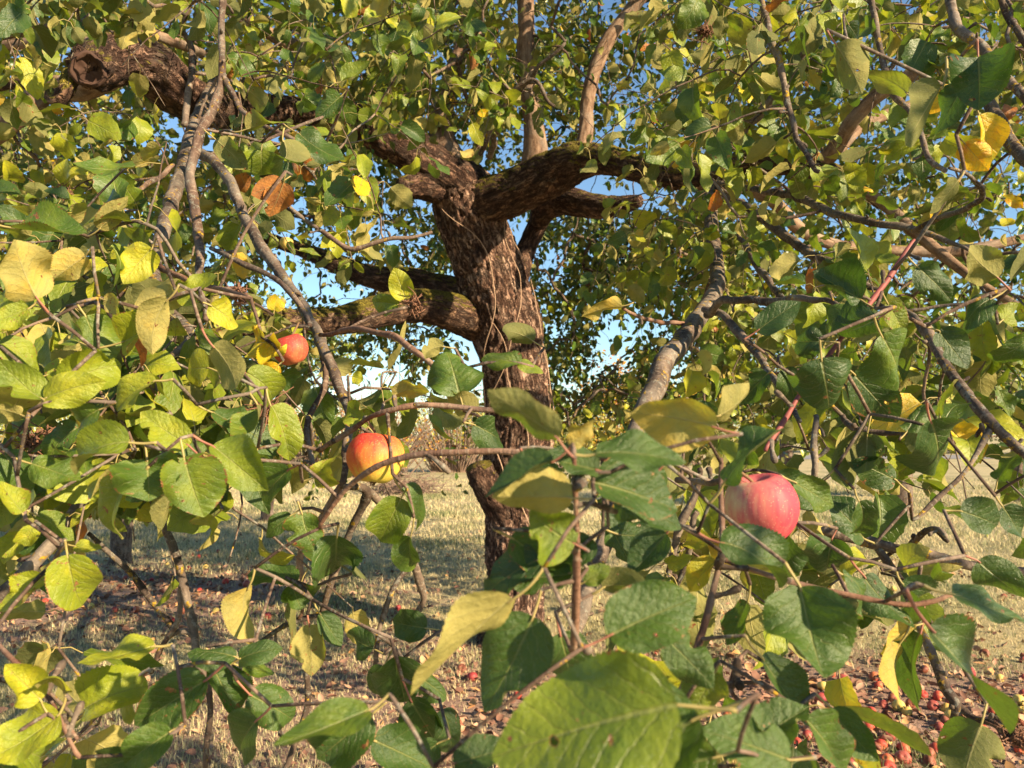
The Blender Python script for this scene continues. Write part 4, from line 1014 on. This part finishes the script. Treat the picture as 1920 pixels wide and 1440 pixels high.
# ------------------------------------------------------------------ ground, grass, road
def gheight(x, y):
    return 0.03 * math.sin(x * 0.9 + 1) * math.sin(y * 0.7) + 0.02 * math.sin(x * 2.3 + y * 1.7)
def ground():
    xs = np.concatenate([-np.geomspace(900, 22, 14), np.linspace(-20, 20, 101), np.geomspace(22, 900, 14)])
    ys = np.concatenate([-np.geomspace(300, 7, 8), np.linspace(-6, 30, 121), np.geomspace(31, 1500, 24)])
    V = []
    for y in ys:
        for x in xs:
            f = max(0, 1 - max(0, math.hypot(x, y - 6) - 14) / 14)
            V.append((x, y, gheight(x, y) * f))
    V = np.array(V); nx = len(xs)
    i = np.arange(len(ys) - 1)[:, None]; j = np.arange(nx - 1)[None, :]
    F = np.stack([i * nx + j, i * nx + j + 1, (i + 1) * nx + j + 1, (i + 1) * nx + j], -1).reshape(-1, 4)
    m, nt = newmat('orchard_ground'); b = NB(nt)
    pos = b.n('ShaderNodeNewGeometry').outputs['Position']
    big = b.noise(pos, 0.45, 4, 0.6); med = b.noise(pos, 3.0, 5, 0.65); fine = b.noise(pos, 45, 5, 0.7)
    grass = b.ramp(b.math('ADD', b.math('MULTIPLY', med, .6), b.math('MULTIPLY', fine, .4)), [(0.3, (0.19, 0.18, 0.10)), (0.5, (0.40, 0.34, 0.20)), (0.68, (0.56, 0.44, 0.25))])
    litter = b.ramp(fine, [(0.3, (0.11, 0.068, 0.068)), (0.52, (0.27, 0.165, 0.15)), (0.7, (0.46, 0.30, 0.25))])
    px, py, pz = b.sep(pos)
    def patch(x, y, rx, ry):
        a_ = b.math('POWER', b.math('DIVIDE', b.math('SUBTRACT', px, x), rx), 2.0)
        c_ = b.math('POWER', b.math('DIVIDE', b.math('SUBTRACT', py, y), ry), 2.0)
        return b.math('SUBTRACT', 1.0, b.math('ADD', a_, c_))
    z = b.math('MAXIMUM', patch(1.6, 4.0, 2.6, 1.7), b.math('MAXIMUM', patch(-4.0, 7.2, 3.4, 2.0), patch(-0.3, 4.3, 2.2, 1.9)))
    f = b.step(b.math('ADD', z, b.math('MULTIPLY', b.math('SUBTRACT', med, 0.5), 2.2)), -0.1, 0.5)
    c = b.mix(b.math('MULTIPLY', f, 0.85), grass, litter)
    c = b.mix(b.math('MULTIPLY', b.step(big, 0.5, 0.66), 0.5), c, (0.14, 0.15, 0.065, 1))
    p = b.principled(c, 0.95, b.bump(fine, 0.8, 0.03), 0.1)
    b.out(p.outputs[0])
    o = mesh_obj('ground', V, F, m); tag(o, kind='structure')
ground()
# road far on the right
rd = []
for k in range(30):
    t = k / 29; x = 14 + 180 * t; y = 47 + 12 * math.sin(t * 1.2)
    rd += [(x, y, 0.02), (x, y + 9, 0.02)]
F = np.array([[2 * k, 2 * k + 2, 2 * k + 3, 2 * k + 1] for k in range(29)])
o = mesh_obj('road', np.array(rd), F, simple_mat('asphalt', (0.22, 0.21, 0.21), 0.9, 0.25, 2, 0.2)); tag(o, kind='structure')

def grass_mat():
    m, nt = newmat('grass_blades'); b = NB(nt)
    t = b.sep(b.attr('tint'))
    c = b.ramp(t[0], [(0.0, (0.09, 0.13, 0.05)), (0.35, (0.24, 0.26, 0.12)), (0.6, (0.50, 0.44, 0.26)), (1.0, (0.66, 0.53, 0.30))])
    p = b.principled(c, 0.8, None, 0.15)
    tr = b.n('ShaderNodeBsdfTranslucent'); b.set(tr, 0, c)
    mx = b.n('ShaderNodeMixShader'); mx.inputs[0].default_value = .25
    nt.links.new(p.outputs[0], mx.inputs[1]); nt.links.new(tr.outputs[0], mx.inputs[2]); b.out(mx.outputs[0]); return m
def grass():
    n = 300000
    d = 2.6 * (26 / 2.6) ** (rng.random(n) ** 0.9)
    ang = rng.uniform(-0.66, 0.66, n)
    x = d * np.tan(ang); y = d
    dens = np.array([mnoise.noise(Vector((a * 0.8, b_ * 0.8, 3))) for a, b_ in zip(x[:n], y[:n])])
    lit = np.maximum(1 - ((x - 1.6) / 1.9) ** 2 - ((y - 4.0) / 1.3) ** 2, 1 - ((x + 4.0) / 2.4) ** 2 - ((y - 7.2) / 1.2) ** 2)
    keep = rng.random(n) < np.clip(0.75 + dens * 0.9 - np.clip(lit * 1.5 + .35, 0, 1) * 0.85, 0.10, 1)
    x, y, d, dens = x[keep], y[keep], d[keep], dens[keep]; n = len(x)
    z = 0.03 * np.sin(x * 0.9 + 1) * np.sin(y * 0.7) + 0.02 * np.sin(x * 2.3 + y * 1.7)
    f = np.clip(1 - np.maximum(0, np.hypot(x, y - 6) - 14) / 14, 0, 1); z = z * f
    h = rng.uniform(0.02, 0.06, n) * (1 + 0.8 * np.clip(dens, 0, 1)) * np.clip(d / 7, 0.8, 1.5)
    a = rng.uniform(0, 6.28, n); lean = rng.uniform(0.2, 1.3, n)
    w = rng.uniform(0.0011, 0.0026, n) * np.clip(d / 4, 1, 4)
    ux, uy = np.cos(a), np.sin(a)
    b0 = np.stack([x, y, z - 0.004], 1)
    side = np.stack([-uy, ux, np.zeros(n)], 1) * w[:, None]
    midp = b0 + np.stack([ux * lean * .3, uy * lean * .3, np.ones(n) * .62], 1) * h[:, None]
    tip = b0 + np.stack([ux * lean, uy * lean, np.ones(n) * 0.95], 1) * h[:, None]
    V = np.stack([b0 - side, b0 + side, midp + side * .7, midp - side * .7, tip + side * .1, tip - side * .1], 1).reshape(-1, 3)
    k = np.arange(n)[:, None] * 6
    F = np.concatenate([k + np.array([0, 1, 2, 3]), k + np.array([3, 2, 4, 5])], 0)
    hue = np.clip(0.62 + rng.normal(0, 0.20, n) - dens * 0.55, 0, 1)
    tint = np.stack([hue, hue, hue], 1)[:, None, :].repeat(6, 1).reshape(-1, 3)
    o = mesh_obj('grass', V, F, grass_mat(), attrs={'tint': tint}, smooth=False)
    tag(o, 'short dry and green grass growing over the orchard floor', 'grass', kind='stuff')
grass()

# fallen leaves lying on the ground
def litter():
    n = 8200
    x = np.concatenate([rng.normal(1.3, 1.3, 3600), rng.normal(-3.9, 1.7, 2400), rng.uniform(-5, 5, 2200)])
    y = np.concatenate([rng.normal(3.9, 1.0, 3600), rng.normal(7.2, 1.2, 2400), rng.uniform(2.6, 12, 2200)])
    O = np.stack([x, y, np.full(n, 0.0)], 1)
    O[:, 2] = 0.03 * np.sin(x * 0.9 + 1) * np.sin(y * 0.7) + 0.02 * np.sin(x * 2.3 + y * 1.7) + rng.uniform(0.008, 0.03, n)
    a = rng.uniform(0, 6.28, n)
    Y = np.stack([np.cos(a), np.sin(a), rng.normal(0, .25, n)], 1); N = np.stack([rng.normal(0, .4, n), rng.normal(0, .4, n), np.ones(n)], 1)
    V, F, luv, tint = leaf_batch(T_LOW, O, Y, N, rng.uniform(.04, .08, n), rng.uniform(.6, .95, n), rng.normal(.3, .6, n), rng.uniform(0, .9, n),
                                 rng.uniform(.02, .1, n), np.clip(rng.normal(0.93, .07, n), .6, 1), rng.random(n))
    m, nt = newmat('dry_fallen_leaf'); b = NB(nt); t = b.sep(b.attr('tint'))
    c = b.ramp(t[1], [(0.0, (0.12, 0.06, 0.045)), (0.4, (0.25, 0.13, 0.09)), (0.75, (0.40, 0.25, 0.17)), (1.0, (0.50, 0.26, 0.10))])
    b.out(b.principled(c, 0.85, None, 0.2).outputs[0])
    o = mesh_obj('fallen_leaves', V, F, m, attrs={'luv': luv, 'tint': tint}); tag(o, 'scattered brown fallen leaves on the orchard floor', 'leaf litter', kind='stuff')
litter()

# ------------------------------------------------------------------ fallen apples
protos = {}
for nm, mt in (('red', AP_RED), ('yellow', AP_YEL), ('blushed', AP_MIX), ('rotten', AP_ROT)):
    for v in range(2):
        V, F = apple_mesh(0.0335, seg=20, rings=14, lobes=0.05, squash=0.9 if nm != 'rotten' else 0.72, seed=v * 1.3)
        if nm == 'rotten':
            for i in range(len(V)): V[i] *= 1 + 0.16 * mnoise.noise(Vector(V[i] * 60 + v * 5))
        st_, fs_, _ = tube_arrays(np.array([[0, 0, .014], [.001, 0, .028], [.004, 0, .038]]), [.0012, .0012, .0014], 5)
        a = Acc(); a.add(V, F, 0); a.add(st_, fs_, 1)
        me = a.build('fallen_apple', [mt, STALK], None, origin=np.zeros(3))
        protos[(nm, v)] = me.data
        bpy.data.objects.remove(me)
placed = []
def fallen(x, y, kindc, sc, label, group):
    for (a, b_, s) in placed:
        if (a - x) ** 2 + (b_ - y) ** 2 < (0.030 * (s + sc)) ** 2: return False
    placed.append((x, y, sc))
    o = bpy.data.objects.new('fallen_apple', protos[(kindc, random.randint(0, 1))])
    col.objects.link(o)
    o.location = (x, y, gheight(x, y) + 0.020 * sc); o.rotation_euler = (random.uniform(0, 6.28), random.uniform(0, 6.28), random.uniform(0, 6.28))
    o.scale = (sc, sc, sc)
    tag(o, label, 'apple', group); return True
def gpos(px, py):
    # ground point seen at that bearing
    dy = (720 - py) / FPX
    dirv = np.array([(px - 960) / FPX, cp - dy * sp_, sp_ + dy * cp]); t = -CAM_H / dirv[2]
    return dirv[0] * t, dirv[1] * t
named = [(1668, 1380, 'red', 1.0, 'bright red fallen apple, the topmost fully red one in the right patch on dry grass'),
 (1693, 1428, 'red', 1.1, 'large shiny red fallen apple at the very bottom of the right patch'),
 (1663, 1434, 'blushed', 1.0, 'orange yellow fallen apple left of the large red one at the bottom edge'),
 (1580, 1352, 'yellow', 1.0, 'yellow fallen apple with a dark red cheek on the left side of the right patch'),
 (1701, 1338, 'yellow', .85, 'plain yellow fallen apple just left of the hanging dark branch'),
 (1703, 1303, 'blushed', .95, 'orange red fallen apple at the back of the right patch'),
 (1730, 1312, 'blushed', .9, 'peach coloured fallen apple beside the hanging dark branch'),
 (1774, 1335, 'yellow', .85, 'pale yellow fallen apple just right of the hanging dark branch'),
 (1632, 1338, 'blushed', .95, 'orange pink fallen apple alone in the middle of the right patch'),
 (1622, 1398, 'blushed', 1.0, 'yellow fallen apple with a brown top in the middle of the right patch'),
 (1694, 1408, 'blushed', 1.0, 'fallen apple half red and half yellow above the large red one'),
 (1716, 1434, 'blushed', .9, 'pinkish fallen apple right of the large red one at the bottom edge'),
 (1744, 1432, 'rotten', 1.0, 'dull crimson wrinkled fallen apple at the bottom near the hanging dark branch'),
 (1583, 1385, 'blushed', .9, 'orange fallen apple on the left edge of the right patch'),
 (1610, 1372, 'rotten', 1.1, 'dark red shrivelled fallen apple between yellow and bright red ones')]
for px, py, kd, sc, lab in named:
    x, y = gpos(px, py); fallen(x, y, kd, sc, lab, 'apples fallen on the ground')
LABK = {'red': 'red fallen apple', 'yellow': 'yellow fallen apple', 'blushed': 'orange red fallen apple', 'rotten': 'brown rotting fallen apple'}
used = set()
def scatter(n, cx, cy, sx, sy, where, region):
    c = 0; tries = 0
    while c < n and tries < n * 40:
        tries += 1
        px, py = random.gauss(cx, sx), random.gauss(cy, sy)
        if py < 960 or not (-30 < px < 1950) or py > 1475: continue
        if region == 'r' and py < 1240: continue
        x, y = gpos(px, py)
        if np.hypot(x - base[0], y - base[1]) < 0.45: continue
        kd = random.choices(['red', 'yellow', 'blushed', 'rotten'], [2.6, 1.0, 2.2, 4.4])[0]
        sc = random.uniform(.68, 1.08)
        size = 'tiny' if sc < .78 else ('small' if sc < .93 else 'large')
        row = 'front' if py > cy + sy * .45 else ('back' if py < cy - sy * .45 else 'middle')
        cl_ = 'left' if px < cx - sx * .45 else ('right' if px > cx + sx * .45 else 'centre')
        lab = size + ' ' + LABK[kd] + ', ' + row + ' ' + cl_ + ' ' + where
        if lab in used and tries < n * 38: continue
        if fallen(x, y, kd, sc, lab, 'apples fallen on the ground'): c += 1; used.add(lab)
scatter(72, 1640, 1350, 150, 70, 'of the lower right patch', 'r')
scatter(14, 1870, 1320, 60, 70, 'of those at the far right', 'x')
scatter(42, 280, 1105, 120, 36, 'of the patch by the left trunk', 'l')
scatter(14, 30, 1060, 40, 20, 'of those at the left edge', 'l')
scatter(9, 870, 1255, 80, 60, 'of those below the old trunk', 'c')
scatter(10, 1290, 1200, 90, 40, 'of those between trunk and right patch', 'c')
scatter(14, 1500, 1120, 180, 50, 'of those thinly spread beyond the right patch', 'c')

# ------------------------------------------------------------------ other orchard trees and the far plants
def bg_crown(acc, c, rad, n, size, hue, T=T_LOW, hsd=.1, clumps=26):
    cl = []
    for _ in range(clumps):
        v = rng.normal(0, 1, 3); v /= np.linalg.norm(v); cl.append(c + v * rad * rng.uniform(.35, .95))
    cl = np.array(cl); w = rng.integers(0, clumps, n)
    O = cl[w] + rng.normal(0, 1, (n, 3)) * np.array(rad) * 0.20
    Y = rng.normal(0, 1, (n, 3)) + np.array([0, 0, -.5]); N = rng.normal(0, .7, (n, 3)) + np.array([0, 0, 1.0])
    hv = rng.normal(0, .05, clumps)
    V, F, luv, tint = leaf_batch(T, O, Y, N, rng.uniform(.7, 1.2, n) * size, rng.uniform(.7, 1, n), rng.normal(.2, .3, n), rng.uniform(0, .5, n),
                                 rng.uniform(.02, .08, n), np.clip(rng.normal(hue, hsd, n) + hv[w], 0, 1), rng.random(n))
    acc.add(V, F, luv=luv, tint=tint); return cl
def bg_tree(px, d, rp, top, crown_r, label, hue=.35, n=5000, name='apple_tree', cat='tree', cz=None, size=.085, lean=0.0, group=None, mat=BARK):
    x = (px - 960) / FPX * d; b0 = np.array([x, d, 0.0])
    e = empty(name, b0); tag(e, label, cat, group)
    cz = cz or top + crown_r * .55
    C = catmull(np.array([b0 - [0, 0, .1], b0 + [lean * .3, 0, top * .5], b0 + [lean, 0, top]]), 10); r = rp * d / FPX
    R = np.interp(np.linspace(0, 1, len(C)), [0, .12, .5, 1], [r * 1.35, r * 1.08, r, r * .85])
    V, F, bat = tube_arrays(C, R, 20, bark_disp(0.006, 24, px % 7, .08)); a = Acc(); a.add(V, F, bark=bat)
    a.build('trunk', [mat], e)
    cr = Acc(); cl = bg_crown(cr, b0 + np.array([lean, 0, cz]), np.array([crown_r, crown_r, crown_r * .62]), n, size, hue)
    li = Acc()
    for k in cl:
        s = C[-1] + np.array([0, 0, -rng.uniform(0, .25)])
        m_ = s * .5 + k * .5 + np.array([0, 0, .15])
        q = catmull(np.array([s, m_, k]), 4); V, F, bat = tube_arrays(q, np.linspace(r * .42, .006, len(q)), 6); li.add(V, F, bark=bat)
    li.build('limbs', [mat], e)['kind'] = 'stuff'
    cr.build('crown', [LEAF_FAR], e)
    return e
G = 'orchard trees in the grass behind'
bg_tree(235, 9.2, 17, 1.55, 1.7, 'orchard tree with straight bare grey trunk standing among fallen apples on the left', n=5200, group=G, cz=3.0)
bg_tree(505, 13.5, 11, 1.6, 1.7, 'slim pale-trunked orchard tree seen behind the orange red hanging apple', n=3800, group=G, cz=3.1)
bg_tree(1682, 14.5, 19, 1.5, 1.9, 'orchard tree with thick grey brown trunk on sunny grass at the right', hue=.5, n=5200, group=G, cz=2.75, lean=.15)
bg_tree(1472, 20, 13, 1.5, 1.9, 'smaller orchard tree just above the large pink red apple', hue=.48, n=4200, group=G, cz=2.7)
bg_tree(1905, 17, 12, 1.5, 2.0, 'leafy orchard tree cut by the right edge above the lane', hue=.4, n=4200, group=G, cz=3.2)

TAN = bark_material('dry_brush', [(0.14, 0.09, 0.07), (0.24, 0.16, 0.12), (0.34, 0.24, 0.18)])
def shrub(px, d, h, rx, label, hue, n, size=.12, name='shrub', bare=0, ry=None, hsd=.1, yb=0.0, cat='shrub'):
    x = (px - 960) / FPX * d; b0 = np.array([x, d, 0.0]); e = empty(name, b0); tag(e, label, cat)
    cr = Acc(); cl = bg_crown(cr, b0 + np.array([0, 0, h * (.52 + yb)]), np.array([rx, ry or rx * .6, h * .46]), n, size, hue, clumps=34, hsd=hsd)
    st = Acc()
    for k in list(cl) + [b0 + np.array([rng.normal(0, rx * .5), rng.normal(0, rx * .3), rng.uniform(.5, 1.05) * h]) for _ in range(bare)]:
        s = b0 + np.array([(k[0] - x) * .35, 0, 0]); q = catmull(np.array([s, s * .5 + k * .5 + rng.normal(0, .12, 3), k]), 4)
        V, F, bat = tube_arrays(q, np.linspace(.03, .006, len(q)), 4, cap=False); st.add(V, F, bark=bat)
    st.build('stems', [TAN], e)['kind'] = 'stuff'
    cr.build('foliage', [LEAF_FAR], e)
shrub(700, 27, 3.0, 2.4, 'tall tan half-bare bush with bare stems left of the trunk', .92, 1500, bare=170, hsd=.06, size=.09)
shrub(850, 31, 3.6, 2.6, 'tan and olive bush immediately left of the old trunk', .45, 3000, bare=110, hsd=.14, size=.09)
shrub(560, 30, 3.0, 3.0, 'olive brown bush behind the hanging left branches', .5, 3000, bare=90, hsd=.12)
shrub(370, 28, 2.8, 3.0, 'yellow green bush behind the left leaf clump', .6, 3200, bare=30)
shrub(120, 27, 3.0, 3.4, 'olive bush low at the far left behind the leaves', .55, 3200, bare=20)
shrub(1190, 46, 6.2, 3.6, 'distant pinkish leafed tree right of the trunk', .9, 4500, size=.2, name='broadleaf_tree', bare=20, cat='tree')
shrub(1060, 36, 3.0, 3.2, 'low yellow green bush right of the trunk', .6, 3200, size=.15)
shrub(1330, 38, 3.0, 4.0, 'olive bush behind the lichened branch', .6, 3400, size=.15)
shrub(1560, 66, 5.5, 7.0, 'wide yellow green bush beyond the lane between two orchard trunks', .56, 5200, size=.24)
shrub(1790, 62, 8.0, 6.5, 'tall grey green hedge tree beyond the lane at the right', .3, 6500, size=.24, name='hedge_tree', cat='tree')
shrub(1990, 60, 9.0, 7.0, 'dark green hedge tree beyond the lane at the right edge', .25, 5200, size=.24, name='hedge_tree', cat='tree')
shrub(960, 70, 5.0, 12, 'long low olive thicket on the horizon behind the trunk', .6, 5200, size=.25, name='thicket', cat='thicket')
shrub(400, 72, 5.0, 13, 'long low tan thicket on the horizon at the left', .68, 5200, size=.25, name='thicket', cat='thicket')
shrub(-100, 60, 6.0, 10, 'green thicket on the horizon at the left edge', .45, 5200, size=.25, name='thicket', cat='thicket')
# heap of cut brushwood
x = (760 - 960) / FPX * 20; b0 = np.array([x, 20, 0.0])
a = Acc()
for _ in range(420):
    s = b0 + np.array([rng.normal(0, .42), rng.normal(0, .4), abs(rng.normal(0, .22))]); dd = rng.normal(0, 1, 3) * np.array([1, .7, .35]); dd /= np.linalg.norm(dd)
    q = np.array([s, s + dd * .25 + rng.normal(0, .03, 3), s + dd * .5 + rng.normal(0, .05, 3)]); V, F, bat = tube_arrays(q, [.010, .008, .004], 4, cap=False); a.add(V, F, bark=bat)
o = a.build('brush_heap', [TAN], None, origin=b0); tag(o, 'heap of dry brushwood on the grass below the orange red apple', 'brush heap', kind='stuff')
print('nodes', nn, 'targets', len(targets), 'mid', len(tiers['mid']), 'low', len(tiers['low']), 'leaves', len(leaves), 'fallen', len(placed))
